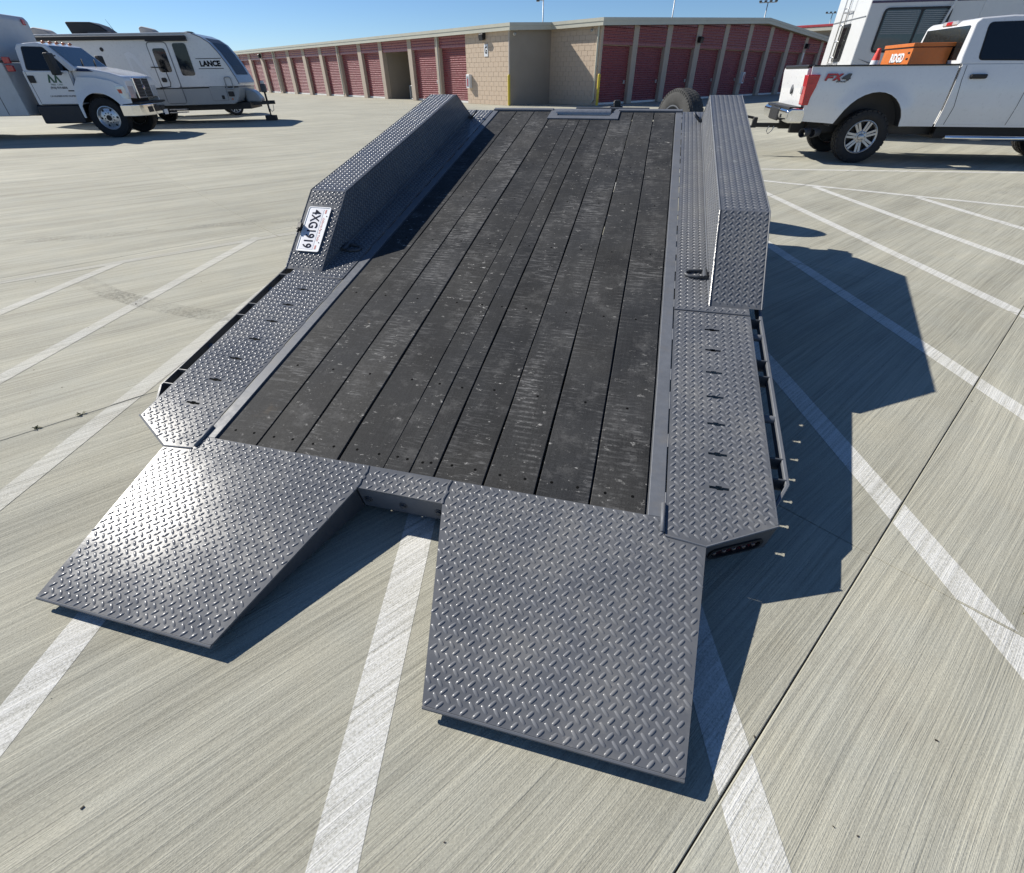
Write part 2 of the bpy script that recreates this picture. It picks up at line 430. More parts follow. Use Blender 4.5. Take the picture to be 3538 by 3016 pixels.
def slab_rect(i, j):
    gl = .0018 if i == 0 else .0010; gr = .0018 if i == -1 else .0010; gt = .0012
    return (T0+JL*j+gt, T0+JL*(j+1)-gt, J0+JW*i+gl, J0+JW*(i+1)-gr)
for i in NI:
    for j in NJ:
        t0, t1, n0, n1 = slab_rect(i, j)
        key = (i == 0, i == -1)
        if key not in slab_mesh:
            L, W_ = t1-t0, n1-n0; c_ = .0022
            vs = [(0, 0, -.05), (L, 0, -.05), (L, -W_, -.05), (0, -W_, -.05), (0, 0, -c_), (L, 0, -c_), (L, -W_, -c_), (0, -W_, -c_),
                  (c_, -c_, 0), (L-c_, -c_, 0), (L-c_, -W_+c_, 0), (c_, -W_+c_, 0)]
            fs = [(4, 0, 1, 5), (5, 1, 2, 6), (6, 2, 3, 7), (7, 3, 0, 4), (8, 4, 5, 9), (9, 5, 6, 10), (10, 6, 7, 11), (11, 7, 4, 8), (11, 8, 9, 10)]
            me = bpy.data.meshes.new('slab'); me.from_pydata(vs, [], [f[::-1] for f in fs]); me.materials.append(M_CONC)
            bm_ = bmesh.new(); bm_.from_mesh(me); bmesh.ops.recalc_face_normals(bm_, faces=bm_.faces)
            top = max(bm_.faces, key=lambda f: f.calc_center_median().z)
            if top.normal.z < 0: bmesh.ops.reverse_faces(bm_, faces=bm_.faces)
            bm_.to_mesh(me); bm_.free(); slab_mesh[key] = me
        o = bpy.data.objects.new('slab', slab_mesh[key]); COL.objects.link(o); o.parent = lot
        o.location = gp(t0, n0); o.rotation_euler = (0, 0, RZ)

def clip(poly, ax, lim, keep_less):
    out = []; n = len(poly)
    for k in range(n):
        a, b = poly[k], poly[(k+1) % n]
        fa, fb = a.dot(ax)-lim, b.dot(ax)-lim
        if keep_less: fa, fb = -fa, -fb
        if fa >= 0: out.append(a)
        if (fa >= 0) != (fb >= 0): out.append(a+(b-a)*(fa/(fa-fb)))
    return out
LZ = [.0006]
def paint_line(a, b, width, mat):
    LZ[0] += .00008
    a = Vector((*a, 0)); b = Vector((*b, 0)); d = (b-a).normalized(); s_ = Vector((-d.y, d.x, 0))*width/2
    quad = [a-s_, b-s_, b+s_, a+s_]; m = MB()
    for i in NI:
        for j in NJ:
            t0, t1, n0, n1 = slab_rect(i, j); pg = quad
            for ax, lim, less in ((E1, t0+.004, False), (E1, t1-.004, True), (E2, n0+.004, False), (E2, n1-.004, True)):
                if pg: pg = clip(pg, ax, lim, less)
            if len(pg) >= 3:
                m.add([(p.x, p.y, LZ[0]) for p in pg], [tuple(range(len(pg)))])
    o = m.build('parking_stripe', mat, lot)
    for p in o.data.polygons:
        if p.normal.z < 0: p.flip()
    return o
for a, b, wd, mt in (((-1.44, -3.0), (-1.16, 6.0), .107, M_LINE), ((-.53, -3.0), (-.10, 6.9), .110, M_LINE), ((.46, -3.0), (.70, 8.0), .11, M_LINE),
                     ((1.41, -3.0), (1.60, 9.0), .105, M_LINE), ((2.515, -3.5), (2.535, 9.1), .105, M_LINE), ((3.51, -3.5), (3.57, 8.30), .105, M_LINE),
                     ((4.57, -3.0), (4.46, 7.62), .105, M_LINE), ((5.58, -2.0), (5.44, 6.86), .105, M_LINE), ((6.62, -1.0), (6.4, 6.15), .105, M_LINE),
                     ((-2.16, -.8), (-1.86, 4.9), .105, M_LINE2), ((-2.95, 1.2), (-2.64, 5.12), .10, M_LINE2), ((-3.74, 2.6), (-3.55, 4.34), .10, M_LINE2),
                     ((-4.6, 3.52), (-2.10, 5.46), .09, M_LINE3), ((6.9, 5.80), (2.3, 9.40), .105, M_LINE), ((11.5, 8.22), (3.2, 9.385), .10, M_LINE)):
    paint_line(a, b, wd, mt)
# skid marks left by tyres
SZ = [.0024]
def skid(pts, width, dens):
    SZ[0] += .0002
    b = NB('skid_mark'); v = b.vec()
    a_ = b.mapr(b.noise(v, 38, 5, .75), .42, .72, 0, dens)
    a_ = b.math('MULTIPLY', a_, b.mapr(b.noise(v, 2.2, 3), .35, .6))
    b.set(Base_Color=(0.035, 0.033, 0.03), Roughness=.9, Alpha=a_)
    m = MB(); n = len(pts); vs = []
    for k, p in enumerate(pts):
        p = Vector((*p, 0)); t = Vector((*pts[min(k+1, n-1)], 0))-Vector((*pts[max(k-1, 0)], 0)); t.normalize(); s_ = Vector((-t.y, t.x, 0))*width/2
        vs += [(p.x-s_.x, p.y-s_.y, SZ[0]), (p.x+s_.x, p.y+s_.y, SZ[0])]
    m.add(vs, [(2*k, 2*k+2, 2*k+3, 2*k+1) for k in range(n-1)])
    o = m.build('tyre_mark', b.m, lot)
    for p in o.data.polygons:
        if p.normal.z < 0: p.flip()
skid([(-3.6, 3.9), (-3.1, 3.55), (-2.6, 3.3), (-2.2, 3.15), (-1.9, 3.1)], .15, .55)
skid([(-5.2, 5.0), (-4.4, 5.2), (-3.4, 5.6), (-2.4, 5.9)], .2, .35)
skid([(-9, 9.5), (-7, 10.6), (-4, 11.5), (0, 12.6), (4, 13)], .25, .22)
skid([(5.5, 6.2), (7, 7.3), (9, 8.0), (11, 8.3)], .22, .22)

# weeds in the joints, leaf crumbs on the slabs
def weed(p, n, r, label):
    m = MB()
    for k in range(n):
        a = random.uniform(0, 6.28); l_ = r*random.uniform(.5, 1); h = r*random.uniform(.15, .5); q = Vector((p[0], p[1], 0))
        d = Vector((math.cos(a), math.sin(a), 0)); s_ = Vector((-d.y, d.x, 0))*.0022
        mid = q+d*l_*.55+Vector((0, 0, h)); e = q+d*l_+Vector((0, 0, h*.5))
        m.add([q-s_, q+s_, mid+s_*1.6, mid-s_*1.6, e], [(0, 1, 2, 3), (3, 2, 4)])
    return tag(m.build('weed', M_LEAF), label, 'weed', 'small weeds growing in the slab joints')
weed((-2.285, 1.80), 10, .028, 'small dry weed in the slab joint nearest the left picture edge')
weed((-2.155, 1.92), 10, .032, 'small dry weed in the slab joint beside a faded white stripe')
weed((1.60, .80), 12, .03, 'small dry weed in the slab joint at the right picture edge')
cr = MB()
for k in range(420):
    x = random.uniform(-5, 6); y = random.uniform(.1, 9)
    if abs((x+.38)*.968-(y-1.28)*.253) < 1.35 and -.7 < y-1.28 < 4.6: continue
    s_ = random.uniform(.0012, .0040)*(1 if random.random() < .95 else 1.7); a = random.uniform(0, 6.28)
    M = Matrix.Translation((x, y, .001)) @ Matrix.Rotation(a, 4, 'Z')
    cr.box((-s_, -s_*.5, 0), (s_, s_*.5, s_*.5), 0, M)
tag(cr.build('debris', paint('leaf_crumbs', (0.05, 0.04, 0.03), .9, 0, .4, 30)), 'tiny dark leaf crumbs and grit scattered on the concrete', 'debris', kind='stuff')

# ================================================================== trailer
EL = R(11.323)
TR = thing('tilt_trailer', (-.3788, 1.2791, 0), R(-14.629), 'grey tilt deck car trailer with dark plank floor and diamond plate ramps on the ground', 'trailer')
DK = Matrix.Translation((0, 0, .17)) @ Matrix.Rotation(EL, 4, 'X')      # deck frame: x across, y along the slope, z off the deck
def dk(m, name, mat, parent=None, **kw):
    if parent is None: return m.build(name, mat, TR, M=DK, **kw)
    return m.build(name, mat, parent, **kw)
# --- planks
EDGE = [-.851, -.667, -.487, -.299, -.108, -.004, .093, .281, .471, .661, .852]
GAP = [.0028, .0034, .0046, .0013, .0015, .0036, .0030, .0034, .0034]
def hole(u0, u1, v): return u0 < v < u1
scr_rows = [.062, .485, 1.105, 1.75, 2.4, 3.05, 3.7, 4.33]
for k in range(10):
    u0 = EDGE[k]+(GAP[k-1] if k else .004); u1 = EDGE[k+1]-(GAP[k] if k < 9 else .004)
    vend = 4.42
    m = MB(); N = 26; vs = []
    notch = u0 > -.33 and u1 < .36
    if -.30 < (u0+u1)/2 < .34: vend = 4.185
    wz = random.uniform(-.0012, .0006)
    ph = random.uniform(0, 6)
    for q in range(N+1):
        v = .002+vend*q/N
        a = u0+.0011*math.sin(v*3.1+ph)+.0007*math.sin(v*9+ph*2); b = u1+.0011*math.sin(v*2.7+ph*1.7)+.0007*math.sin(v*11+ph)
        c_ = .0022
        vs += [(a, v, -.036), (a, v, wz-c_), (a+c_, v, wz), (b-c_, v, wz), (b, v, wz-c_), (b, v, -.036)]
    fs = [(q*6+e, q*6+e+1, q*6+e+7, q*6+e+6) for q in range(N) for e in range(5)]
    fs += [(0, 1, 2, 3, 4, 5)[::-1], tuple(N*6+x for x in range(6))]
    m.add(vs, [f[::-1] for f in fs])
    bo = dk(m, 'deck_board', M_BOARD)
    sc = MB()
    for r_i, v in enumerate(scr_rows):
        if v > vend: continue
        us = [u0+.045, u1-.045] if r_i in (0, 7) and u1-u0 > .12 else ([u0+.03, u1-.03] if r_i == 0 else [(u0+u1)/2+random.uniform(-.02, .02)])
        for u in us:
            sc.lathe([(.0001, wz+.0006), (.0052, wz+.0006), (.0058, wz+.0003)], (u, v+random.uniform(-.006, .006), 0), (0, 0, 1), 8)
    dk(sc, 'screws', paint('screw_pit', (.006, .006, .006), .95, 0, .1, 30, spec=.05), bo)['kind'] = 'stuff'
# cross members, main rails
um = MB()
for v in [x*.6+.05 for x in range(8)]: um.box((-.84, v, -.11), (.84, v+.05, -.038), .003)
dk(um, 'cross_members', M_FRAMED)
for s in (-1, 1):
    dk(MB().box((s*.88-.028, -.002, -.115), (s*.88+.028, 4.42, -.004), .004), 'side_rail', M_FRAMED)
    # plain flange strip between planks and tread plate
    a, b = sorted((s*.8575, s*.9105))
    dk(MB().box((a, 0, -.004), (b, 4.43, .003), .002), 'deck_flange', M_FRAME)
    wb = MB()
    v = .02
    while v < 4.38:
        L = random.uniform(.03, .075)
        wb.tube([(s*.9128, v, .0012), (s*.9128, v+L*1.6, .0012)], .0032, 6); v += random.uniform(.14, .30)
    dk(wb, 'weld_bead', M_FRAME)['kind'] = 'stuff'

# --- diamond tread relief
LP = .0333
def in_poly(p, poly, inset=0.0):
    x, y = p; ins = False; n = len(poly); dmin = 9
    for i in range(n):
        x0, y0 = poly[i]; x1, y1 = poly[(i+1) % n]
        if (y0 > y) != (y1 > y) and x < (x1-x0)*(y-y0)/(y1-y0)+x0: ins = not ins
        dx, dy = x1-x0, y1-y0; L2 = dx*dx+dy*dy or 1e-9; t = max(0, min(1, ((x-x0)*dx+(y-y0)*dy)/L2))
        dmin = min(dmin, math.hypot(x-x0-t*dx, y-y0-t*dy))
    return ins and dmin > inset
LUG = []
for (tt, ww) in ((-.0130, .0020), (-.0083, .0041), (0, .0050), (.0083, .0041), (.0130, .0020)): LUG.append((tt, ww))
def lugs(m, poly, f, n, ph=(0, 0), avoid=None, hgt=.0023, rot=0.0):
    """raised lozenges of rolled tread plate on the plane f(a,b), normal n"""
    xs = [p[0] for p in poly]; ys = [p[1] for p in poly]; n = Vector(n)
    i0, i1 = int(min(xs)/LP)-1, int(max(xs)/LP)+1; j0, j1 = int(min(ys)/LP)-1, int(max(ys)/LP)+1
    for i in range(i0, i1+1):
        for j in range(j0, j1+1):
            for kind in (0, 1):
                a = (i+.5*kind)*LP+ph[0]; b = (j+.5*kind)*LP+ph[1]
                if not in_poly((a, b), poly, .0085): continue
                if avoid and avoid(a, b): continue
                th = R(50) if kind == 0 else R(-42)
                ca, sa = math.cos(th), math.sin(th); vs = []
                jit = random.uniform(.93, 1.05)
                for tt, ww in LUG:
                    tt *= jit
                    for q in (-1, 1): vs.append(f(a+tt*ca-q*ww*sa, b+tt*sa+q*ww*ca))
                for tt, ww in LUG[1:4]:
                    tt *= .92
                    for q in (-1, 1): vs.append(f(a+tt*ca-q*ww*.56*sa, b+tt*sa+q*ww*.56*ca)+n*hgt)
                fs = [(0, 10, 11, 1), (8, 9, 15, 14), (10, 12, 13, 11), (12, 14, 15, 13), (0, 2, 10), (2, 4, 12, 10), (4, 6, 14, 12), (6, 8, 14), (1, 11, 3), (3, 11, 13, 5), (5, 13, 15, 7), (7, 15, 9)]
                m.add(vs, [q[::-1] for q in fs])
def fixn(o):
    bm_ = bmesh.new(); bm_.from_mesh(o.data); bmesh.ops.recalc_face_normals(bm_, faces=bm_.faces); bm_.to_mesh(o.data); bm_.free()
def tread_part(m, parent):
    o = m.build('tread_relief', M_LUG, parent); o['kind'] = 'stuff'
    o.data.polygons.foreach_set('use_smooth', [True]*len(o.data.polygons)); o.data.set_sharp_from_angle(angle=R(50))
    return o
def flat(z): return lambda a, b: Vector((a, b, z))
UP = (0, 0, 1)
SLOT = [(-.033, .0050), (-.012, .0050), (-.0105, .0090), (.0095, .0090), (.0105, .0050), (.033, .0050), (.033, -.0060), (.0125, -.0060), (.0115, -.0090), (-.0085, -.0090), (-.0095, -.0060), (-.033, -.0060)]
for s in (-1, 1):
    # rear fender plate with cut slots
    outer = [(s*.915, -.062), (s*1.041, -.075), (s*1.262, .046), (s*1.262, 1.212), (s*.915, 1.212)]
    sl = [(1.088, .159+.1524*k) for k in range(8)]
    hs = [[(s*u+a, v+b) for a, b in SLOT] for u, v in sl]
    dish = lambda z: (lambda a, b: Vector((a, b, z+((abs(a)-.915)*.028 if s < 0 else 0))))
    m = MB().prism(outer, dish(-.001), dish(.003), hs)
    pl = dk(m, 'fender_plate', M_TREAD)
    t = MB(); lugs(t, outer, dish(.003), UP, avoid=lambda a, b: any(abs(a-s*u) < .042 and abs(b-v) < .014 for u, v in sl)); tread_part(t, pl)
    # front fender plate beside / below the box
    outer2 = [(s*.915, 1.217), (s*1.262, 1.217), (s*1.262, 4.425), (s*.915, 4.425)]
    pl2 = dk(MB().prism(outer2, flat(-.003), flat(.0075)), 'fender_plate', M_TREAD)
    t = MB(); lugs(t, [(s*.915, 1.217), (s*1.08, 1.217), (s*1.08, 4.425), (s*.915, 4.425)], flat(.0075), UP)
    lugs(t, [(s*1.085, 1.217), (s*1.262, 1.217), (s*1.262, 1.262), (s*1.085, 1.262)], flat(.0075), UP)
    lugs(t, [(s*1.085, 4.235), (s*1.262, 4.235), (s*1.262, 4.425), (s*1.085, 4.425)], flat(.0075), UP)
    tread_part(t, pl2)
    e = MB(); e.tube([(s*.915, 1.2145, .006), (s*1.262, 1.2145, .005)], .0024, 5); ez = .001 if s > 0 else .011
    e.tube([(s*1.2635, .05, ez), (s*1.2635, 1.21, ez)], .0026, 5)
    e.tube([(s*.915, -.066, .005), (s*1.041, -.079, .003), (s*1.266, .044, ez+.002)], .0036, 6)
    dk(e, 'edge_weld', M_FRAME)
    # skirt under the outer edge, deepened to block light at the slots; stake pocket rail
    dk(MB().box((min(s*1.235, s*1.256), .07, -.105 if s > 0 else -.15), (max(s*1.235, s*1.256), 4.42, -.004), .003), 'fender_skirt', M_FRAMED)
    rl = MB(); x0, x1 = sorted((s*1.316, s*1.330))
    if s < 0: x0, x1 = -1.344, -1.334
    rt_ = -.018 if s > 0 else -.002
    rl.box((x0, .236, -.066), (x1, 4.35, rt_), .002)
    d0, d1 = Vector((s*(1.3245 if s > 0 else 1.339), .240, 0)), Vector((s*1.262, .118, 0)); dr = (d1-d0)
    Mx = Matrix.Translation(d0) @ Matrix.Rotation(math.atan2(dr.y, dr.x), 4, 'Z')
    rl.box((0, -.006, -.066), (dr.length, .006, rt_), .002, Mx)
    dk(rl, 'rub_rail', M_FRAME if s > 0 else M_FRAMED)  # left rail darker: shade of its inner face put into the colour
    for v, hgt, th in ((.256, .058, .007), (.352, .058, .007), (.806, .058, .007), (.912, .058, .007), (1.22, .05, .007)):
        a, b = sorted((s*1.256, s*(1.321 if s > 0 else 1.335))); dk(MB().box((a, v-th/2, -hgt-.02), (b, v+th/2, rt_+.001), .0015), 'stake_pocket_tab', M_FRAMED)
    for v in (.566, 1.098):
        dk(MB().tube([(s*1.255, v, -.034), (s*(1.322 if s > 0 else 1.336), v, -.034)], .016, 12), 'rail_spacer', M_FRAME, angle=40)
    # chamfer face with recessed oval tail lamp
    A = Vector((s*1.262, .040, 0)); Bv = Vector((s*1.041, -.071, 0)); ex = (Bv-A).normalized(); on = Vector((ex.y, -ex.x, 0))
    if on.y > 0: on = -on
    L = (Bv-A).length
    def ch(a, b, d): return A+ex*a+Vector((0, 0, b))+on*d
    face = [(0, -.128), (L, -.128), (L, -.001), (0, -.001)]
    ov = rounded([(.028, -.112), (L-.03, -.112), (L-.03, -.048), (.028, -.048)], .032, 6)
    dk(MB().prism(face, lambda a, b: ch(a, b, -.006), lambda a, b: ch(a, b, 0), [ov[::-1]]), 'lamp_panel', M_FRAMED)
    ring = rounded([(.026, -.114), (L-.028, -.114), (L-.028, -.046), (.026, -.046)], .034, 6)
    ri = rounded([(.036, -.104), (L-.038, -.104), (L-.038, -.056), (.036, -.056)], .024, 6)
    lamp = dk(MB().prism(ring, lambda a, b: ch(a, b, -.008), lambda a, b: ch(a, b, .006), [ri[::-1]]), 'tail_lamp', M_BLACK)
    dk(MB().prism(ri, lambda a, b: ch(a, b, -.02), lambda a, b: ch(a, b, -.004)), 'lens', paint('dark_red_lens', (0.06, 0.008, 0.010), .12, 0, .3, 40, coat=1), lamp)
    for q in range(5):
        for r_ in range(2):
            dk(MB().lathe([(.0105, 0), (.0085, .005), (.004, .0075), (.0001, .008)], ch(.052+q*(L-.106)/4, -.070-r_*.021, -.005), on, 10), 'diode', paint('smoked_diode', (.05, .03, .03), .15, 0, .3, 40, coat=.6), lamp, smooth=True)
    # fender box
    ui, uo, hb = s*1.080, s*1.318, .265
    prof = [(1.268, .008), (1.752, hb), (3.868, hb), (4.222, .008)]
    bx = MB(); th = .004
    pts_i = [(v, w_) for v, w_ in prof]; pts_n = [(1.276, .008), (1.755, hb-th), (3.865, hb-th), (4.214, .008)]
    for q in range(3):
        (v0, w0), (v1, w1) = prof[q], prof[q+1]; (a0, b0), (a1, b1) = pts_n[q], pts_n[q+1]
        bx.add([(ui, v0, w0), (uo, v0, w0), (uo, v1, w1), (ui, v1, w1), (ui, a0, b0), (uo, a0, b0), (uo, a1, b1), (ui, a1, b1)],
               [(0, 1, 2, 3), (7, 6, 5, 4), (0, 4, 5, 1), (3, 2, 6, 7)])
    for uu, d in ((ui, s*th), (uo, -s*th)):
        bx.prism(prof, lambda a, b: Vector((uu, a, b)), lambda a, b: Vector((uu+d, a, b)))
    bo = dk(bx, 'fender_box', M_TREAD); fixn(bo)
    t = MB()
    u_a, u_b = sorted((ui, uo))
    lugs(t, [(u_a, 1.752), (u_b, 1.752), (u_b, 3.868), (u_a, 3.868)], flat(hb), UP, (.006, .01))
    sv = Vector((0, 1.752-1.268, hb-.008)); sl_ = sv.length; sd = sv.normalized(); sn = Vector((0, -sd.z, sd.y))
    pa = Vector((0, 1.268, .008))
    keep = None
    if s < 0: keep = lambda a, b: -1.296 < a < -1.124 and .105 < b < .437
    lugs(t, [(u_a, 0), (u_b, 0), (u_b, sl_), (u_a, sl_)], lambda a, b: pa+sd*b+Vector((a, 0, 0)), sn, (.004, .004), keep)
    fv = Vector((0, 3.868-4.222, hb-.008)); fl = fv.length; fd = fv.normalized(); fn = Vector((0, fd.z*1.0, -fd.y)); pf = Vector((0, 4.222, .008))
    lugs(t, [(u_a, 0), (u_b, 0), (u_b, fl), (u_a, fl)], lambda a, b: pf+fd*b+Vector((a, 0, 0)), fn, (.004, .004))
    lugs(t, prof, lambda a, b: Vector((ui, a, b)), (-s, 0, 0), (.01, .012))
    lugs(t, prof, lambda a, b: Vector((uo, a, b)), (s, 0, 0), (.01, .012))
    to = tread_part(t, bo); fixn(to)
    wb = MB()
    for (v0, w0), (v1, w1) in zip(prof[:-1], prof[1:]):
        n_ = max(3, int(math.hypot(v1-v0, w1-w0)/.03)); 
        wb.tube([(ui-s*.001, v0+(v1-v0)*q/n_, w0+(w1-w0)*q/n_+random.uniform(-.0005, .0008)) for q in range(n_+1)], .0032, 6)
        wb.tube([(uo+s*.001, v0+(v1-v0)*q/n_, w0+(w1-w0)*q/n_+random.uniform(-.0005, .0008)) for q in range(n_+1)], .0032, 6)
    dk(wb, 'corner_weld', M_FRAME)
    gl = MB(); n_ = 30
    uu = ui if s > 0 else uo
    gl.tube([(uu-.0012, 1.262+(1.752-1.262)*q/n_, .006+(hb-.008)*q/n_+random.uniform(-.0009, .0012)) for q in range(n_+1)], .0036, 6)
    dk(gl, 'bright_weld', M_WELD)
    dk(MB().tube([(ui-s*.002, 1.27, .009), (ui-s*.002, 4.22, .009)], .004, 6), 'base_weld', M_FRAME)
    # lashing rings
    for v, tilt in ((1.545, 0), (4.165, 1)):
        rg = MB(); cx, cy = s*1.010, v
        if not tilt:
            rg.tube([(cx+s*(.040-.012)+0*q, cy+.030, .016) if False else (cx+s*p[0], cy+p[1], p[2]) for q, p in enumerate(
                [(.048, .030, .018), (.005, .032, .017), (-.030, .026, .016), (-.048, .010, .016), (-.048, -.012, .016), (-.030, -.028, .016), (.005, -.034, .017), (.048, -.032, .018)])], .0078, 10)
            ro = dk(rg, 'lashing_ring', M_FRAMED, smooth=True)
            rb = MB().cyl((cx+s*.050, cy, .018), (0, 1, 0), .0135, .075, 14); rb.box((min(cx+s*.036, cx+s*.066), cy-.025, .005), (max(cx+s*.036, cx+s*.066), cy+.025, .018), .003)
            dk(rb, 'ring_clip', M_FRAMED, ro, angle=40)
        else:
            rg.tube([(cx+s*.045, cy+.028, .018), (cx+s*.012, cy+.034, .045), (cx-s*.006, cy+.012, .066), (cx-s*.006, cy-.012, .066), (cx+s*.012, cy-.034, .045), (cx+s*.045, cy-.030, .018)], .0078, 10)
            ro = dk(rg, 'lashing_ring', M_FRAMED, smooth=True)
            rb = MB().cyl((cx+s*.050, cy, .018), (0, 1, 0), .0135, .075, 14); dk(rb, 'ring_clip', M_FRAMED, ro, angle=40)
    # ramp
    tl = -.704
    top = [(s*.165, -.101), (s*1.041, -.077), (s*.981, tl), (s*.326, tl)]
    if s < 0: top = top[::-1]
    topf = [(s*.165, 0.0), (s*.9125, 0.0), (s*.9125, -.066), (s*1.041, -.079), (s*.981, tl), (s*.326, tl), (s*.165, -.103)]
    rw = lambda z: (lambda a, b: Vector((a, b, z+max(0, -.1-b)*.017)))
    r_ = MB().prism(rounded(topf, .006, 2), rw(-.004), rw(.003))
    rp = dk(r_, 'ramp_plate', M_TREAD)
    t = MB(); lugs(t, topf, rw(.003), UP, (.004, .006)); tread_part(t, rp)
    # gusset box below, shallow at the tip
    bot = [(s*.172, -.104), (s*1.030, -.084), (s*.972, tl+.022), (s*.334, tl+.022)]
    dep = [-.118, -.118, -.014, -.014]
    gb = MB().add([(a, b, -.005+max(0, -.1-b)*.017) for a, b in bot]+[(a, b, d) for (a, b), d in zip(bot, dep)], [(0, 1, 5, 4), (1, 2, 6, 5), (2, 3, 7, 6), (3, 0, 4, 7), (4, 5, 6, 7)])
    go = dk(gb, 'ramp_gusset', M_FRAMED); fixn(go)
    lip = MB().tube([(s*.327, tl-.002, .0065), (s*.980, tl-.002, .0065)], .0062, 8); dk(lip, 'ramp_lip', M_FRAME)
    wd = MB(); wd.tube([(s*.1655, -.002, .003), (s*.160, -.03, .004), (s*.166, -.06, .0035), (s*.162, -.085, .004), (s*.166, -.102, .003)], .0042, 6); wd.lathe([(.011, 0), (.009, .004), (.0001, .006)], (s*.163, -.055, .002), UP, 10)
    dk(wd, 'ramp_weld', M_FRAME)
    dk(MB().tube([(s*.906, -.055, .006), (s*.906, .055, .006)], .0075, 8), 'hinge_pin', M_FRAME, smooth=True)
    # wheels below the box
    for vy in (2.35, 3.15):
        pass
for s in (-1, 1):
    a, b = sorted((s*.84, s*1.03)); dk(MB().box((a, -.06, -.03), (b, .10, -.012)), 'gap_filler_plate', M_FRAMED)  # added filler plates that hide sunlit ground in the corner gaps
dk(MB().box((.625, .1, -.075), (.70, 3.02, -.040)), 'gap_light_blocker', M_FRAMED); dk(MB().box((.625, 3.16, -.075), (.70, 4.3, -.040)), 'gap_light_blocker', M_FRAMED)  # unseen strips added to keep ground light out of a plank gap
dk(MB().box((1.00, .930, -.115), (1.225, 1.30, -.105), .002), 'slot_light_blocker', M_FRAMED)  # unseen plate added to stop sun through the forward right slots
# rear flange between the ramps, with bolted face
mid = [(-.162, -.102), (.162, -.102), (.162, 0), (-.162, 0)]
po = dk(MB().prism(mid, flat(-.006), flat(.003)), 'rear_flange', M_TREAD); t = MB(); lugs(t, mid, flat(.003), UP, (.012, .010)); tread_part(t, po)
fp = dk(MB().box((-.172, -.100, -.118), (.172, -.092, -.006), .002), 'rear_face', M_FRAME)
for u in (-.14, .0, .14):
    b_ = MB().lathe([(.016, 0), (.016, .003), (.010, .0035), (.010, .010), (.0001, .012)], (u, -.100, -.064), (0, -1, 0), 6+8); dk(b_, 'bolt', M_FRAMED, fp)
dk(MB().box((-.90, -.09, -.118), (-.172, -.082, -.006)), 'rear_channel', M_FRAMED); dk(MB().box((.172, -.09, -.118), (.90, -.082, -.006)), 'rear_channel', M_FRAMED)
# front: nose strip, notch frame, roller, pedestal
fr = MB()
fr.box((-.905, 4.425, -.06), (-.300, 4.475, .016), .003); fr.box((.325, 4.425, -.06), (.915, 4.475, .016), .003)
dk(fr, 'front_rail', M_FRAME)
def nf(z): return lambda a, b: Vector((a, b, z))
nfp = [(-.315, 4.186), (.345, 4.186), (.345, 4.480), (.300, 4.480), (.262, 4.270), (-.232, 4.270), (-.270, 4.480), (-.315, 4.480)]
dk(MB().prism(nfp, nf(-.03), nf(.010)), 'notch_frame', M_FRAME)
dk(MB().tube([(-.262, 4.39, -.012), (.262, 4.39, -.012)], .045, 18), 'roller', M_GALV, angle=40)
dk(MB().box((-.29, 4.28, -.10), (.30, 4.50, -.065)), 'notch_floor', M_FRAMED)
dk(MB().box((-.09, 4.505, -.08), (.61, 4.535, .012), .003), 'nose_channel', M_FRAMED)

# undercarriage in level coordinates: tongue, axles, wheels, spare, winch head
def tp(x, y, z): return Vector((x, y, z))
tg = MB()
for s in (-1, 1):
    a, b = Vector((s*.78, 3.2, .50)), Vector((s*.06, 6.35, .46)); d = (b-a).normalized(); Mx = frame(a, d, (0, 0, 1))
    tg.box((0, -.05, -.03), ((b-a).length, .05, .03), .004, Mx)
tg.box((-.05, 6.2, .40), (.05, 6.65, .50), .006); tg.box((-.8, 3.15, .45), (.8, 3.25, .55), .004); tg.box((-.36, 5.0, .46), (.36, 5.06, .52), .004)
tg.build('tongue', M_FRAMED, TR)
MB().lathe([(.03, -.06), (.055, -.04), (.06, .02), (.05, .06), (.0001, .07)], (0, 6.72, .46), (0, 0, 1), 14).build('coupler', M_FRAMED, TR, smooth=True)
jk = MB().tube([(.0, 6.0, .05), (.0, 6.0, .80)], .03, 12); jk.box((-.09, 5.91, .02), (.09, 6.09, .05), .006); jk.build('jack', M_FRAMED, TR)
wn = MB(); wn.box((.222, 5.0, .52), (.298, 5.05, 1.096), .008); wn.box((.190, 4.99, 1.022), (.322, 5.055, 1.056), .005); wn.box((.232, 4.985, .99), (.288, 5.06, 1.108), .006)
for u in (.202, .310): wn.cyl((u, 4.985, 1.039), (0, 1, 0), .007, .02, 8)
wn.build('winch_post', M_BLACK, TR)
def tyre_prof(Rr, W, r): return [(r, -W*.40), (r+.012, -W*.46), (r+(Rr-r)*.35, -W*.52), (r+(Rr-r)*.7, -W*.515), (Rr-.022, -W*.47), (Rr-.004, -W*.41), (Rr, -W*.30), (Rr, W*.30), (Rr-.004, W*.41), (Rr-.022, W*.47), (r+(Rr-r)*.7, W*.515), (r+(Rr-r)*.35, W*.52), (r+.012, W*.46), (r, W*.40), (r-.02, W*.30), (r-.02, -W*.30)]
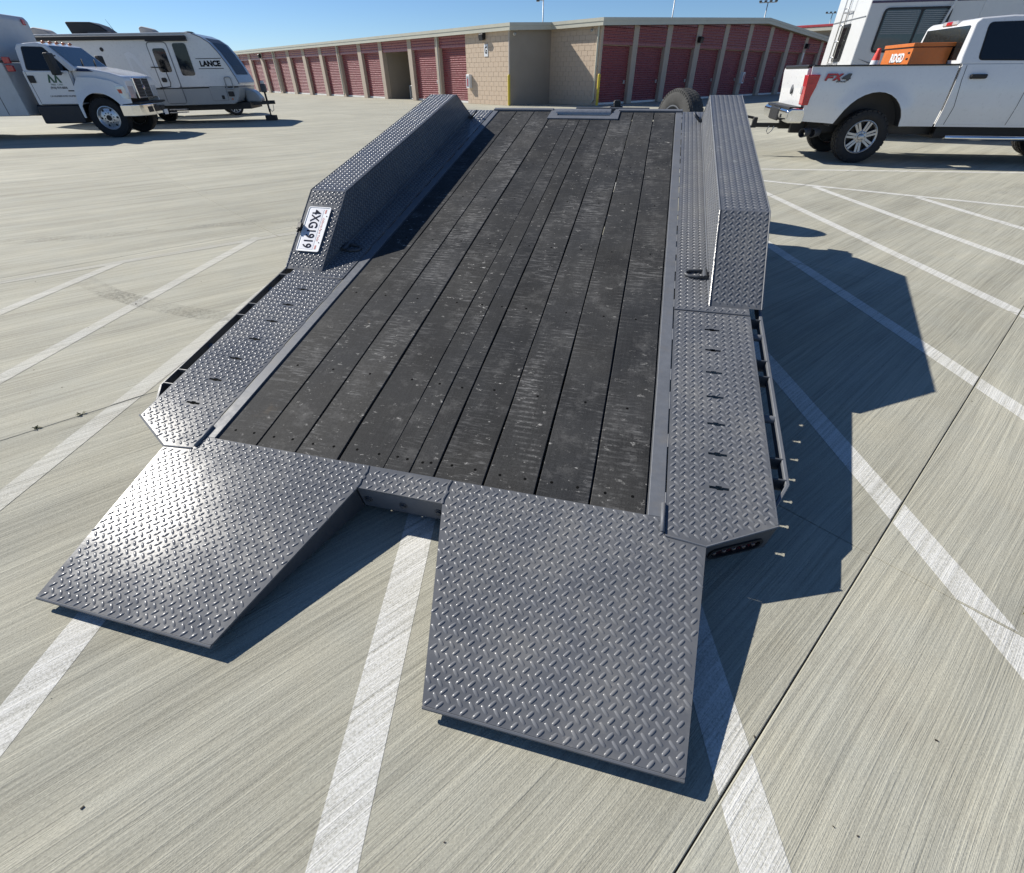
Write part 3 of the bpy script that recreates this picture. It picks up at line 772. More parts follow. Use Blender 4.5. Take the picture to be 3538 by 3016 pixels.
def tyre(parent, c, ax, Rr, W, r, mat=M_RUB, blocks=0, n=40, name='tyre', bh=.010):
    m = MB().lathe(tyre_prof(Rr, W, r), c, ax, n, True); ax = Vector(ax).normalized(); a = ax.orthogonal().normalized(); b = ax.cross(a); c = Vector(c)
    if blocks:
        for k in range(blocks):
            t = 2*math.pi*k/blocks
            for row, (off, wd, ph) in enumerate(((-.43, .13, 0), (-.22, .17, .5), (.02, .17, 0), (.25, .16, .5), (.43, .13, 0))):
                t2 = t+ph*2*math.pi/blocks; rd = a*math.cos(t2)+b*math.sin(t2); tn = -a*math.sin(t2)+b*math.cos(t2)
                hw_ = math.pi*Rr/blocks*.74; rr = Rr-(.010 if abs(off) > .4 else 0)
                Mx = Matrix((( ax.x, tn.x, rd.x, c.x), (ax.y, tn.y, rd.y, c.y), (ax.z, tn.z, rd.z, c.z), (0, 0, 0, 1)))
                m.box((W*(off-wd/2), -hw_, rr-.02), (W*(off+wd/2), hw_, rr+bh), 0, Mx)
    return m.build(name, mat, parent, angle=38)
def rim(parent, c, ax, r, W, style, face=1, mat=M_ALU, holes=8):
    """face=+1 outer side along ax"""
    c = Vector(c); ax = Vector(ax).normalized()*face; a = ax.orthogonal().normalized(); b = ax.cross(a); m = MB()
    m.lathe([(r*1.0, W*.38), (r*1.03, W*.42), (r*.97, W*.43), (r*.90, W*.36), (r*.88, -W*.3), (r*.99, -W*.38)], c, ax, 36)
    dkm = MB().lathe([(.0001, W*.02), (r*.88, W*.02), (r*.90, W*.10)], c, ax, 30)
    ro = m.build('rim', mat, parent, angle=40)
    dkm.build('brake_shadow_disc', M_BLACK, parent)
    sp = MB()
    if style == 'spoke':
        for k in range(holes):
            for q in (-1, 1):
                t = 2*math.pi*k/holes+q*.115; t_in = 2*math.pi*k/holes+q*.22
                o_ = (a*math.cos(t)+b*math.sin(t))*r*.95+ax*W*.34; i_ = (a*math.cos(t_in)+b*math.sin(t_in))*r*.34+ax*W*.30
                d = (o_-i_); Mx = frame(c+i_, d, ax.cross(d)); sp.box((0, -r*.078, -r*.05), (d.length, r*.078, r*.045), r*.015, Mx)
        sp.lathe([(r*.42, W*.18), (r*.42, W*.30), (r*.36, W*.34), (r*.20, W*.34), (r*.19, W*.44), (r*.10, W*.48), (.0001, W*.48)], c, ax, 24)
        for k in range(8):
            t = 2*math.pi*k/8; sp.cyl(c+(a*math.cos(t)+b*math.sin(t))*r*.29+ax*W*.36, ax, r*.045, W*.10, 8)
        sp.build('spokes', mat, parent, angle=35)
    elif style == 'mesh':
        for k in range(10):
            for q in (-1, 1):
                t = 2*math.pi*k/10; t2 = t+q*.3
                o_ = (a*math.cos(t2)+b*math.sin(t2))*r*.95+ax*W*.36; i_ = (a*math.cos(t)+b*math.sin(t))*r*.18+ax*W*.32
                d = o_-i_; Mx = frame(c+i_, d, ax.cross(d)); sp.box((0, -r*.03, -r*.04), (d.length, r*.03, r*.03), 0, Mx)
        sp.lathe([(r*.2, W*.2), (r*.2, W*.36), (.0001, W*.4)], c, ax, 16); sp.build('spokes', mat, parent, angle=35)
    else:   # steel disc with hand holes and lug nuts
        pr = [(r*.90, W*.36), (r*.80, W*.22), (r*.62, W*.26), (r*.48, W*.30), (r*.30, W*.30), (r*.29, W*.38), (.0001, W*.38)]
        sp.lathe(pr, c, ax, 32); sp.build('spokes', mat, parent, angle=35)
        hl = MB()
        for k in range(6 if holes == 10 else 5):
            t = 2*math.pi*k/(6 if holes == 10 else 5)+.3; hl.cyl(c+(a*math.cos(t)+b*math.sin(t))*r*.72+ax*W*.245, ax, r*.10, W*.03, 12)
        hl.cyl(c+ax*W*.385, ax, r*.25, W*.03, 16)
        for k in range(holes):
            t = 2*math.pi*k/holes; hl.cyl(c+(a*math.cos(t)+b*math.sin(t))*r*.42+ax*W*.31, ax, r*.055, W*.05, 8)
        hl.build('hand_holes', M_BLACK, parent)
    return ro
for yy in (2.45, 3.2):
    MB().tube([(-1.1, yy, .32), (1.1, yy, .32)], .03, 10).build('axle', M_FRAMED, TR)
    for s in (-1, 1):
        ty = tyre(TR, (s*1.18, yy, .33), (s, 0, 0), .33, .20, .19)
        rim(ty, (s*1.18, yy, .33), (s, 0, 0), .19, .20, 'steel', 1, M_ALU, 5)
th = R(58); sa = Vector((-math.sin(th), -math.cos(th), 0))
sp_c = Vector((.915, 5.05, .87))
ty = tyre(TR, sp_c, sa, .338, .165, .185, M_RUBG, 60, name='spare_tyre', bh=.0015); rim(ty, sp_c, sa, .195, .215, 'steel', 1, M_FRAMED, 8)
MB().box((.45, 5.0, .48), (.97, 5.06, .54), .004).box((.90, 5.08, .48), (.97, 5.14, .90), .004).build('spare_carrier', M_FRAMED, TR)
# licence plate on the sloping rear face of the left fender box
sv = Vector((0, 1.752-1.268, .265-.008)); sd = sv.normalized(); sn = Vector((0, -sd.z, sd.y))
PC = Vector((-1.210, 1.268, .008))+sd*.271+sn*.006
PM = frame(PC, -sd, Vector((1, 0, 0)))     # x = reading direction (down the slope), y = plate top (towards the deck)
PM = Matrix(((PM[0][0], PM[0][1], -PM[0][2] if False else PM[0][2], PM[0][3]), tuple(PM[1]), tuple(PM[2]), (0, 0, 0, 1)))
out = rounded([(-.1524, -.0762), (.1524, -.0762), (.1524, .0762), (-.1524, .0762)], .013, 5)
lp = MB().prism(out, flat(-.0006), flat(.0008)).build('licence_plate', M_PLATEW, TR, M=DK @ PM)
rimo = out; rimi = rounded([(-.1474, -.0712), (.1474, -.0712), (.1474, .0712), (-.1474, .0712)], .010, 5)
MB().prism(rimo, flat(.0006), flat(.0030), [rimi[::-1]]).build('plate_rim', M_PLATEW, lp)
rec = rounded([(-.138, -.060), (.138, -.060), (.138, .031), (-.138, .031)], .004, 2)
MB().prism(rec, flat(.0008), flat(.0016)).build('number_field', paint('plate_grey_white', (0.62, 0.63, 0.68), .4, 0, .04, 30), lp)
I4 = Matrix.Identity(4)
text('number', '4XG1919', .082, M_INK, lp, Matrix.Translation((0, -.0155, .0018)), .0012, .0012, 0, .80, space=1.02)
text('state_name', 'California Perm Trailer', .0205, M_INKR, lp, Matrix.Translation((0, .045, .0010)), .0004, .0001, .35, .86)
for sx in (-1, 1):
    MB().box((sx*.122-.013, .041, .0008), (sx*.122+.013, .050, .0016)).build('red_tab', M_INKR, lp)
    MB().cyl((sx*.09, .060, .0012), UP, .0035, .002, 10).build('plate_screw', M_INKK, lp)
pb = MB(); pb.box((-.030, -.104, -.002), (.022, -.080, .022), .004); pb.box((-.024, -.094, .012), (.016, -.070, .026), .004); pb.cyl((.026, -.094, .012), (1, 0, 0), .008, .012, 10)
pb.build('plate_lamp', M_BLACK, TR, M=DK @ PM)

# ================================================================== storage building
C2 = Vector((4.426, 29.388, 0)); BYAW = R(41.6)
BL = thing('storage_building', C2, BYAW, 'tan storage building with maroon roll-up doors, cream fascia and block corner behind the trailer', 'building')
XA, YC = -2.95, 3.38            # plane of the sunlit wall, front of the block corner
YE = 49.0; XE = 32.4
def zt(x): return 3.37+.0415*x if x < 16.2 else 4.042-.063*(x-16.2)
def bpart(m, name, mat, parent=None, **kw): return m.build(name, mat, parent or BL, **kw)
# core volume with the open bay cut out
bay0, bay1 = YC+9.36, YC+12.44
core = [(.30, .30), (XE, .30), (XE, YE), (XA+.34, YE), (XA+.34, bay1), (XA+2.3, bay1), (XA+2.3, bay0), (XA+.34, bay0), (XA+.34, YC+.2), (.02, YC+.2), (.30, YC)]
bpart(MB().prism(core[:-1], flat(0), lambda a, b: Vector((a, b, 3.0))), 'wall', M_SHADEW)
# roof planes and fascia
rf = MB()
lft = [(-3.14, 3.08), (-.28, 3.08), (-.28, -.28), (16.2, -.28), (16.2, YE+.3), (-3.14, YE+.3)]
rgt = [(16.2, -.28), (XE+.3, -.28), (XE+.3, YE+.3), (16.2, YE+.3)]
for pg in (lft, rgt): rf.prism(pg, lambda a, b: Vector((a, b, zt(a)-.05)), lambda a, b: Vector((a, b, zt(a))))
bpart(rf, 'roof', M_ROOF)
def fascia(p0, p1, outn):
    (x0, y0), (x1, y1) = p0, p1; ox, oy = outn; m = MB()
    for (h0, h1, d0) in ((-.115, .012, .03), (-.27, -.118, .012)):
        q = lambda x, y, d, h: (x+ox*d, y+oy*d, zt(min(max(x, -3.14), XE+.3))+h)
        vs = [q(x0, y0, 0, h0), q(x1, y1, 0, h0), q(x1, y1, d0, h0), q(x0, y0, d0, h0), q(x0, y0, 0, h1), q(x1, y1, 0, h1), q(x1, y1, d0, h1), q(x0, y0, d0, h1)]
        m.add(vs, [(3, 2, 1, 0), (4, 5, 6, 7), (0, 1, 5, 4), (1, 2, 6, 5), (2, 3, 7, 6), (3, 0, 4, 7)])
    o = bpart(m, 'fascia', M_TRIM); fixn(o)
fascia((-3.14, YE+.3), (-3.14, 3.08), (-1, 0)); fascia((-3.17, 3.08), (-.28, 3.08), (0, -1)); fascia((-.28, 3.08), (-.28, -.28), (-1, 0))
fascia((-.31, -.28), (16.2, -.28), (0, -1)); fascia((16.2, -.28), (XE+.3, -.28), (0, -1))
# soffits
bpart(MB().prism([(-3.13, 3.1), (-2.6, 3.1), (-2.6, YE), (-3.13, YE)], lambda a, b: Vector((a, b, 2.985)), lambda a, b: Vector((a, b, 3.0))), 'soffit', M_TRIM)
# masonry: block corner (sunlit) and return wall of the recess
bw, bh, jt = .4, .2, .010
def block_wall(org, ex, n_out, L, H, plinth):
    ex = Vector(ex); n_ = Vector(n_out); org = Vector(org); cache = {}
    M0 = frame(org, ex, (0, 0, 1)); zdir = Vector((M0[0][2], M0[1][2], M0[2][2])); sg = 1 if zdir.dot(n_) > 0 else -1
    bk = MB().box((0, 0, min(-sg*.15, -sg*.003)), (L, H, max(-sg*.15, -sg*.003)), 0, M0); wo = bpart(bk, plinth, M_MORT)
    r_ = 0; z = 0.0
    while z < H-.05:
        hh = min(bh, H-z); x = 0.0; first = True
        while x < L-.04:
            wdt = bw/2 if (first and r_ % 2) else bw
            wdt = min(wdt, L-x); first = False
            key = (round(wdt, 3), round(hh, 3))
            if key not in cache:
                me = MB().box((jt/2, jt/2, -.02 if sg > 0 else -.012), (wdt-jt/2, hh-jt/2, .012 if sg > 0 else .02), .004).mesh('block', M_BLOCK); cache[key] = me
            o = bpy.data.objects.new('block', cache[key]); COL.objects.link(o); o.parent = wo
            o.matrix_local = M0 @ Matrix.Translation((x, z, random.uniform(-.0015, .0015)))
            x += wdt
        z += hh; r_ += 1
    return wo
block_wall((XA, YC, 0), (0, 1, 0), (-1, 0, 0), 3.5, 3.0, 'block_wall')
block_wall((0, 0, 0), (0, 1, 0), (-1, 0, 0), YC, 3.12, 'block_wall')
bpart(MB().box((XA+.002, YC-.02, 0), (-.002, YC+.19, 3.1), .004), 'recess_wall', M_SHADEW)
bpart(MB().box((.004, -.003, 0), (.14, .29, 3.10), .004), 'corner_post', M_STUC)
def corr(m, f, w0, w1, z0, z1, pitch=.1, dep=.036, ztop=None):
    """horizontal ribs; f(w, z, d) -> point"""
    z = z0; rows = []
    while z < z1-1e-4:
        for fr_, d in ((0, 0), (.16, .12*dep), (.32, .55*dep), (.48, .92*dep), (.60, dep), (.74, .85*dep), (.88, .38*dep)):
            zz = min(z+pitch*fr_, z1); rows.append((zz, d))
        z += pitch
    rows.append((z1, 0)); vs = []; fs = []
    for (zz, d) in rows: vs += [f(w0, zz, d), f(w1, zz, d)]
    for k in range(len(rows)-1): fs.append((2*k, 2*k+1, 2*k+3, 2*k+2))
    o = len(vs)
    if ztop:
        vs += [f(w0, ztop[0], 0), f(w1, ztop[1], 0)]; fs.append((o-2, o-1, o+1, o))
    m.add(vs, fs)
def door_bay(side, w0, w1, zhead, ztop0, ztop1, dark=False):
    if side == 'A': f = lambda d0: (lambda w_, z, d: (XA+d0-d, YC+w_, z))
    else: f = lambda d0: (lambda w_, z, d: (w_, d0-d, z))
    m = MB(); corr(m, f(.22), w0-.02, w1+.02, .10, zhead+.04); do = bpart(m, 'roll_up_door', M_DOORR)
    m = MB(); corr(m, f(.05), w0, w1, zhead, min(ztop0, ztop1), .125, .034, (ztop0, ztop1) if side == 'B' else None); bpart(m, 'header_panel', M_DOORR)
    a, b = f(.025)(w0, zhead-.03, 0), f(.18)(w1, zhead+.07, 0)
    lo = tuple(min(p, q) for p, q in zip(a, b)); hi = tuple(max(p, q) for p, q in zip(a, b)); bpart(MB().box(lo, hi, .006), 'door_lintel', M_DOORR)
    a, b = f(.18)(w0, 0.004, 0), f(.26)(w1, .10, 0)
    lo = tuple(min(p, q) for p, q in zip(a, b)); hi = tuple(max(p, q) for p, q in zip(a, b)); bpart(MB().box(lo, hi, .006), 'door_sill', M_SILL)
    wl = w1-.22 if side == 'B' else w0+.22
    p = f(.19)(wl, .95, 0); bpart(MB().box((p[0]-.05, p[1]-.05, .86), (p[0]+.05, p[1]+.05, 1.02), .01), 'latch', M_GALV, do)
def post(side, w0, w1, ztop):
    if side == 'A': bx_ = ((XA, YC+w0, 0), (XA+.33, YC+w1, ztop))
    else: bx_ = ((w0, 0, 0), (w1, .33, ztop))
    bpart(MB().box(*bx_, .012), 'post', M_STUC)
DA = [(3.52, 5.98), (6.40, 8.90), (12.87, 15.28), (15.80, 18.63), (19.10, 21.61), (22.13, 24.79), (25.36, 28.0), (28.64, 31.21), (31.91, 34.5), (35.1, 37.75), (38.4, 41.0), (41.6, 44.2)]
for a, b in DA: door_bay('A', a, b, 2.50, 3.0, 3.0)
for a, b in [(5.98, 6.40), (8.90, 9.33), (12.44, 12.87)]+[(DA[k][1], DA[k+1][0]) for k in range(2, len(DA)-1)]+[(44.2, 45.6)]: post('A', a, b, 3.0)
m = MB(); corr(m, lambda w_, z, d: (XA+.07-d, YC+w_, z), 9.33, 12.44, 2.50, 3.0, .125, .034); bpart(m, 'header_panel', M_DOORR)
bpart(MB().box((XA+.05, bay0-.02, 2.44), (XA+.20, bay1+.02, 2.56), .006), 'door_lintel', M_DOORR)
DB = [(.16, 2.55), (2.97, 5.46), (5.93, 8.42), (8.95, 11.46), (11.95, 14.43), (14.92, 17.33), (17.84, 20.28), (20.85, 23.24), (23.75, 26.2), (26.7, 29.2), (29.7, 32.1)]
for a, b in DB: door_bay('B', a, b, 2.46, zt(a)-.28, zt(b)-.28)
for k in range(len(DB)-1): post('B', DB[k][1], DB[k+1][0], min(zt(DB[k][1]), zt(DB[k+1][0]))-.26)
# dark closing strip behind the sloping header
bpart(MB().prism([(.1, 2.4)]+[(x, zt(x)-.06) for x in (.1, 16.2, XE)]+[(XE, 2.4)], lambda a, b: Vector((a, .20, b)), lambda a, b: Vector((a, .29, b))), 'gable_wall', M_STUC)
# downspouts
def spout(pts): bpart(MB().tube(pts, .05, 8), 'downspout', M_TRIM)
for wv in (6.05, 18.75, 31.5): spout([(XA-.06, YC+wv, 3.0), (XA-.06, YC+wv, .22), (XA-.14, YC+wv, .10)])
spout([(-.07, .14, 3.1), (-.07, .14, .24), (-.12, .26, .12)])
# corner bead
bpart(MB().box((XA-.014, YC-.024, 0), (XA+.05, YC+.03, 3.0), .004), 'corner_bead', paint('pale_corner_bead', (.50, .44, .38), .6))
# wall lights, cameras, sign, boxes
def wall_light(pos, n_out):
    n_ = Vector(n_out); t = Vector((-n_.y, n_.x, 0)); Mx = frame(pos, t, (0, 0, 1)); zd = Vector((Mx[0][2], Mx[1][2], Mx[2][2])); sg = 1 if zd.dot(n_) > 0 else -1
    m = MB().prism([(0, -.12), (.20, -.17), (.24, .06), (.16, .12), (0, .12)], lambda a, b: Mx @ Vector((-.15, b, a*sg)), lambda a, b: Mx @ Vector((.15, b, a*sg)))
    o = bpart(m, 'wall_light', M_BLACK); fixn(o)
    m = MB().box((-.12, -.165, min(.02*sg, .19*sg)), (.12, -.15, max(.02*sg, .19*sg)), 0, Mx); bpart(m, 'lens', M_GALV, o)
wall_light((XA-.015, YC+1.92, 2.84), (-1, 0, 0)); wall_light((XA-.002, YC+34.8, 2.75), (-1, 0, 0)); wall_light((8.68, -.002, 2.82), (0, -1, 0)); wall_light((23.5, -.002, 2.82), (0, -1, 0))
for p, n_ in (((-2.62, YC-.02, 2.86), (0, -1, 0)), ((-.02, .55, 2.95), (-1, 0, 0))):
    n_ = Vector(n_); o = bpart(MB().cyl(Vector(p)+n_*.04, n_, .07, .08, 16), 'camera_base', M_SILL, angle=40)
    bpart(MB().lathe([(.065, .0), (.06, .03), (.035, .055), (.0001, .062)], Vector(p)+n_*.08, n_, 14), 'dome', M_GALV, o, smooth=True)
sg_ = bpart(MB().box((XA-.035, YC+1.60, 2.03), (XA-.013, YC+1.90, 2.52), .003), 'letter_sign', M_PLATEW)
text('letter', 'G', .40, M_INKK, sg_, Matrix.Translation((XA-.037, YC+1.75, 2.275)) @ frame((0, 0, 0), (0, -1, 0), (0, 0, 1)), .002, .012, 0, .66)
def ext_box(pos, n_out):
    n_ = Vector(n_out); t = Vector((-n_.y, n_.x, 0)); p = Vector(pos)
    Mx = frame(p, t, (0, 0, 1)); zd = Vector((Mx[0][2], Mx[1][2], Mx[2][2])); sg = 1 if zd.dot(n_) > 0 else -1
    o = bpart(MB().box((-.14, -.3, min(0, .19*sg)), (.14, .3, max(0, .19*sg)), .012, Mx), 'extinguisher_cabinet', M_PLATEW)
    bpart(MB().box((-.09, -.24, min(.188*sg, .194*sg)), (.09, .22, max(.188*sg, .194*sg)), 0, Mx), 'cabinet_window', M_GALV, o)
    bpart(MB().box((-.04, -.2, min(.193*sg, .197*sg)), (.04, .12, max(.193*sg, .197*sg)), 0, Mx), 'red_cylinder', M_INKR, o)
ext_box((XA-.013, YC+3.2, 1.0), (-1, 0, 0)); ext_box((14.7, -.002, 1.02), (0, -1, 0))
for x, z in ((23.5, 2.15),): bpart(MB().box((x-.1, -.02, z-.28), (x+.1, -.003, z+.28), .003), 'notice', M_PLATEW)
# conduit in the open bay
bpart(MB().tube([(XA+2.26, bay1-.5, .1), (XA+2.26, bay1-.5, 1.3)], .02, 8), 'conduit', M_BLACK)
bpart(MB().box((XA+2.18, bay1-.6, 1.3), (XA+2.3, bay1-.4, 1.62), .01), 'switch_box', M_GALV)
def b2w(x, y, z=0.0): return C2+Vector((x*math.cos(BYAW)-y*math.sin(BYAW), x*math.sin(BYAW)+y*math.cos(BYAW), z))
ac = thing('air_conditioner', b2w(XA+1.15, bay0+.95), BYAW, 'grey slatted air conditioning unit standing in the open doorway of the building', 'air conditioner')
MB().box((-.40, -.40, .06), (.40, .40, .70), .02).build('coil_core', M_BLACK, ac)
for k in range(13):
    for (a, b) in (((-.425, -.41), (-.415, .41)), ((.415, -.41), (.425, .41)), ((-.41, -.425), (.41, -.415))):
        pass
for sx in (-1, 1):
    for sy in (-1, 1): MB().box((sx*.40-.03, sy*.40-.03, 0), (sx*.40+.03, sy*.40+.03, .74), .012).build('corner_post', M_GALV, ac)
for k in range(16): MB().box((-.425, -.37+k*.047, .08), (-.405, -.37+k*.047+.012, .70)).build('slat', M_GALV, ac)
for k in range(16): MB().box((-.37+k*.047, -.425, .08), (-.37+k*.047+.012, -.405, .70)).build('slat', M_GALV, ac)
MB().box((-.44, -.44, .70), (.44, .44, .75), .02).build('top_cover', M_GALV, ac); MB().box((-.44, -.44, 0), (.44, .44, .06), .01).build('base_pan', M_GALV, ac)
MB().lathe([(.30, .75), (.30, .78), (.27, .79), (.06, .80), (.0001, .80)], (0, 0, 0), UP, 20).build('fan_guard', M_BLACK, ac)
for p, lb in (((-.03, 29.66, 0), 'yellow steel bollard at the sunlit block corner of the building'), ((4.43, 29.07, 0), 'yellow steel bollard beside the first shaded maroon door')):
    b_ = thing('bollard', p, 0, lb, 'bollard', 'yellow bollards guarding the building corners')
    MB().lathe([(.066, 0), (.066, 1.24), (.058, 1.275), (.035, 1.295), (.0001, 1.30)], (0, 0, 0), UP, 20).build('pipe', M_YEL, b_, angle=40)
    MB().lathe([(.09, 0), (.088, .012), (.067, .02)], (0, 0, 0), UP, 20).build('footing', M_MORT, b_)

# far building with red roof trim
B2 = thing('storage_building', (28.1, 59.7, 0), math.atan2(-.748, .664), 'far storage building with red roof trim and cream fascia right of the tan building', 'building')
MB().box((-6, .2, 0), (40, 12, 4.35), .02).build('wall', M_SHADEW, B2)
MB().box((-6.3, -.25, 4.33), (40.3, 12.3, 4.62), .02).build('fascia', M_TRIM, B2); MB().box((-6.34, -.29, 4.62), (40.34, 12.3, 4.80), .02).build('roof_trim', paint('red_trim', (.42, .05, .06), .4), B2)
for k in range(12):
    m = MB(); corr(m, lambda w_, z, d: (w_, .16-d, z), -5.5+k*3.7, -2.4+k*3.7, .05, 3.9, .12, .03); m.build('roll_up_door', M_DOORR, B2)

# ================================================================== light poles
def pole(az, D, h, heads, label):
    x, y = D*math.sin(R(az)), D*math.cos(R(az)); t = thing('light_pole', (x, y, 0), R(-az), label, 'light pole', 'tall light poles beyond the storage building')
    MB().tube([(0, 0, 0), (0, 0, h)], .11, 10, True, .07).build('mast', M_GALV, t, smooth=True); MB().lathe([(.28, 0), (.28, .5), (.25, .55), (.0001, .56)], (0, 0, 0), UP, 14).build('base', M_MORT, t)
    if heads == 1:
        MB().tube([(0, 0, h-1.0), (-.7, 0, h-.95)], .04, 8).build('arm', M_GALV, t); o = MB().box((-1.05, -.2, h-1.12), (-.55, .2, h-.92), .04).build('lamp_head', M_FRAMED, t); MB().box((-1.0, -.16, h-1.14), (-.6, .16, h-1.12)).build('lens', M_CLEAR, o)
    else:
        MB().box((-1.3, -.06, h-.1), (1.3, .06, h+.0), .01).build('crossarm', M_GALV, t)
        for k in range(heads):
            xx = -1.15+2.3*k/(heads-1); o = MB().box((xx-.22, -.35, h-.02), (xx+.22, .25, h+.22), .05).build('lamp_head', M_FRAMED, t); MB().box((xx-.18, -.3, h-.035), (xx+.18, .2, h-.02)).build('lens', M_CLEAR, o)
pole(3.1, 95, 10.9, 1, 'grey light pole with one lamp arm rising above the block corner')
pole(14.64, 100, 12.0, 3, 'grey light pole mast cut by the picture top above the gable')
pole(22.26, 110, 10.15, 4, 'grey light pole with four lamp heads above the gable ridge')
pole(27.33, 150, 11.1, 4, 'smallest light pole with four lamp heads beside the white camper')

# ================================================================== vehicles: shared helpers
def panel(name, outline, f, mat, parent, dx=.12, dz=.08, thick=.02, sgn=1):
    """shaped side panel: outline in (s,z); f(s,z)=offset in y; sgn direction of thickness"""
    bm_ = bmesh.new(); vs = [bm_.verts.new((a, 0, b)) for a, b in outline]; bm_.faces.new(vs)
    xs = [a for a, b in outline]; zs = [b for a, b in outline]
    x = min(xs)+dx
    while x < max(xs): bmesh.ops.bisect_plane(bm_, geom=bm_.verts[:]+bm_.edges[:]+bm_.faces[:], plane_co=(x, 0, 0), plane_no=(1, 0, 0)); x += dx
    z = min(zs)+dz
    while z < max(zs): bmesh.ops.bisect_plane(bm_, geom=bm_.verts[:]+bm_.edges[:]+bm_.faces[:], plane_co=(0, 0, z), plane_no=(0, 0, 1)); z += dz
    bmesh.ops.triangulate(bm_, faces=[q for q in bm_.faces if len(q.verts) > 4])
    for v in bm_.verts: v.co.y = f(v.co.x, v.co.z)
    r_ = bmesh.ops.extrude_face_region(bm_, geom=bm_.faces[:])
    for v in r_['geom']:
        if isinstance(v, bmesh.types.BMVert): v.co.y += thick*sgn
    bmesh.ops.recalc_face_normals(bm_, faces=bm_.faces)
    me = bpy.data.meshes.new(name); bm_.to_mesh(me); bm_.free(); me.materials.append(mat)
    me.polygons.foreach_set('use_smooth', [True]*len(me.polygons)); me.set_sharp_from_angle(angle=R(32))
    o = bpy.data.objects.new(name, me); COL.objects.link(o); o.parent = parent; return o
def arch(cx, cz, rx, rz, z0, n=14):
    """points from right to left over the wheel arch"""
    t0 = math.asin(max(-1, min(1, (z0-cz)/rz))); out = []
    for k in range(n+1):
        t = t0+(math.pi-2*t0)*k/n; out.append((cx+rx*math.cos(t), cz+rz*math.sin(t)))
    return out
def yprism(outline, y0, y1, tap=None):
    """extrude (s,z) outline across y; tap(z)= inward offset"""
    tp_ = tap or (lambda z: 0)
    return MB().prism(outline, lambda a, b: Vector((a, y0+tp_(b), b)), lambda a, b: Vector((a, y1-tp_(b), b)))
def vb(m, name, mat, parent, bevel=.012):
    o = m.build(name, mat, parent); fixn(o)
    if bevel:
        o.data.polygons.foreach_set('use_smooth', [True]*len(o.data.polygons))
        md = o.modifiers.new('bevel', 'BEVEL'); md.width = bevel; md.segments = 2; md.limit_method = 'ANGLE'; md.angle_limit = R(25); md.harden_normals = True
    return o
def vx(parent, s, size, mat, x, y, z, xs=1.0, off=.0, shear=0.0, name='lettering', depth=.001, align='CENTER'):
    return text(name, s, size, mat, parent, frame((x, y, z), (1, 0, 0), (0, 0, 1)), depth, off, shear, xs, align)

# ================================================================== pickup truck
PK = thing('pickup_truck', (6.314, 9.795, 0), R(-12), 'white crew cab pickup truck parked at the right with an orange box in its bed', 'truck')
PW = 1.86
A_ = arch(-.06, .50, .53, .555, .60)
bedo = [(-1.13, .63), (-.60, .60)]+A_[::-1][1:-1]+[(.46, .57), (1.00, .57), (.985, 1.40), (-1.20, 1.40), (-1.165, 1.0)]
def pf(s_, z):
    d = math.hypot((s_+.06)/.53, (z-.50)/.555)
    fl = -.045*math.exp(-((d-1.0)/.17)**2) if z > .45 else 0
    return -.02+fl+(.030*((z-1.02)/.38)**2 if z > 1.02 else .0)+(.055*max(0, (.85-z)/.3)**1.2)
panel('bed_side', bedo, pf, M_WHITE, PK, .09, .06)
vb(yprism([(-1.13, .63), (-.60, .60)]+A_[::-1][1:-1]+[(.46, .57), (1.00, .57), (.985, 1.40), (-1.20, 1.40)], PW-.04, PW+.02), 'bed_side', M_WHITE, PK)
vb(MB().box((-1.10, .34, .84), (.98, PW-.34, .88)), 'bed_floor', M_FRAMED, PK, 0)
vb(MB().box((.94, .03, .86), (.985, PW-.03, 1.41)), 'bed_front', M_WHITE, PK)
rail_ = MB().box((-1.19, -.008, 1.398), (.985, .075, 1.418), .006); rail_.box((-1.19, PW-.075, 1.398), (.985, PW+.008, 1.418), .006); rail_.build('bed_rail_cap', M_BLACK, PK)
tgm = vb(yprism([(-1.155, .80), (-1.09, .80), (-1.12, 1.40), (-1.215, 1.40), (-1.225, 1.34), (-1.18, 1.0)], (.17), PW-.05), 'tailgate', M_WHITE, PK, .015)
MB().box((-1.245, .16, 1.375), (-1.10, PW-.16, 1.425), .015).build('tailgate_cap', M_BLACK, tgm)
lg = MB().lathe([(.075, 0), (.072, .012), (.0001, .016)], (-1.195, PW/2, 1.07), (-1, 0, .05), 18); lg.build('round_emblem', M_FRAMED, tgm, smooth=True)
for yy0, yy1, nm in ((-.034, .19, 'tail_lamp'), (PW-.12, PW+.030, 'tail_lamp')):
    if yy0 > 1:
        vb(yprism([(-1.13, 1.29), (-1.045, 1.29), (-1.105, .865), (-1.13, .865)], yy0, yy1), nm, M_RED, PK, .01); continue
    tl_ = vb(yprism([(-1.242, 1.29), (-1.045, 1.29), (-1.062, 1.12), (-1.098, .98), (-1.105, .865), (-1.205, .865)], yy0, yy1), nm, M_RED, PK, .012)
    ym = yy0+.15 if yy0 < 1 else yy0+.02
    MB().box((-1.238, ym, 1.02), (-1.20, ym+.07, 1.13), .006).build('reverse_lens', M_CLEAR, tl_)
    for zz in (1.23, 1.16, .93): MB().box((-1.19+.02*(1.29-zz), min(yy0-.002, yy1-.002) if yy0 < 1 else yy1-.004, zz), (-1.09-.06*(1.29-zz), (yy0+.004) if yy0 < 1 else yy1+.002, zz+.012)).build('lamp_rib', M_INKR, tl_)
bp = vb(yprism([(-1.10, .60), (-1.36, .60), (-1.40, .66), (-1.40, .78), (-1.33, .82), (-1.10, .82)], -.01, PW+.01), 'rear_bumper', M_CHROME, PK, .03)
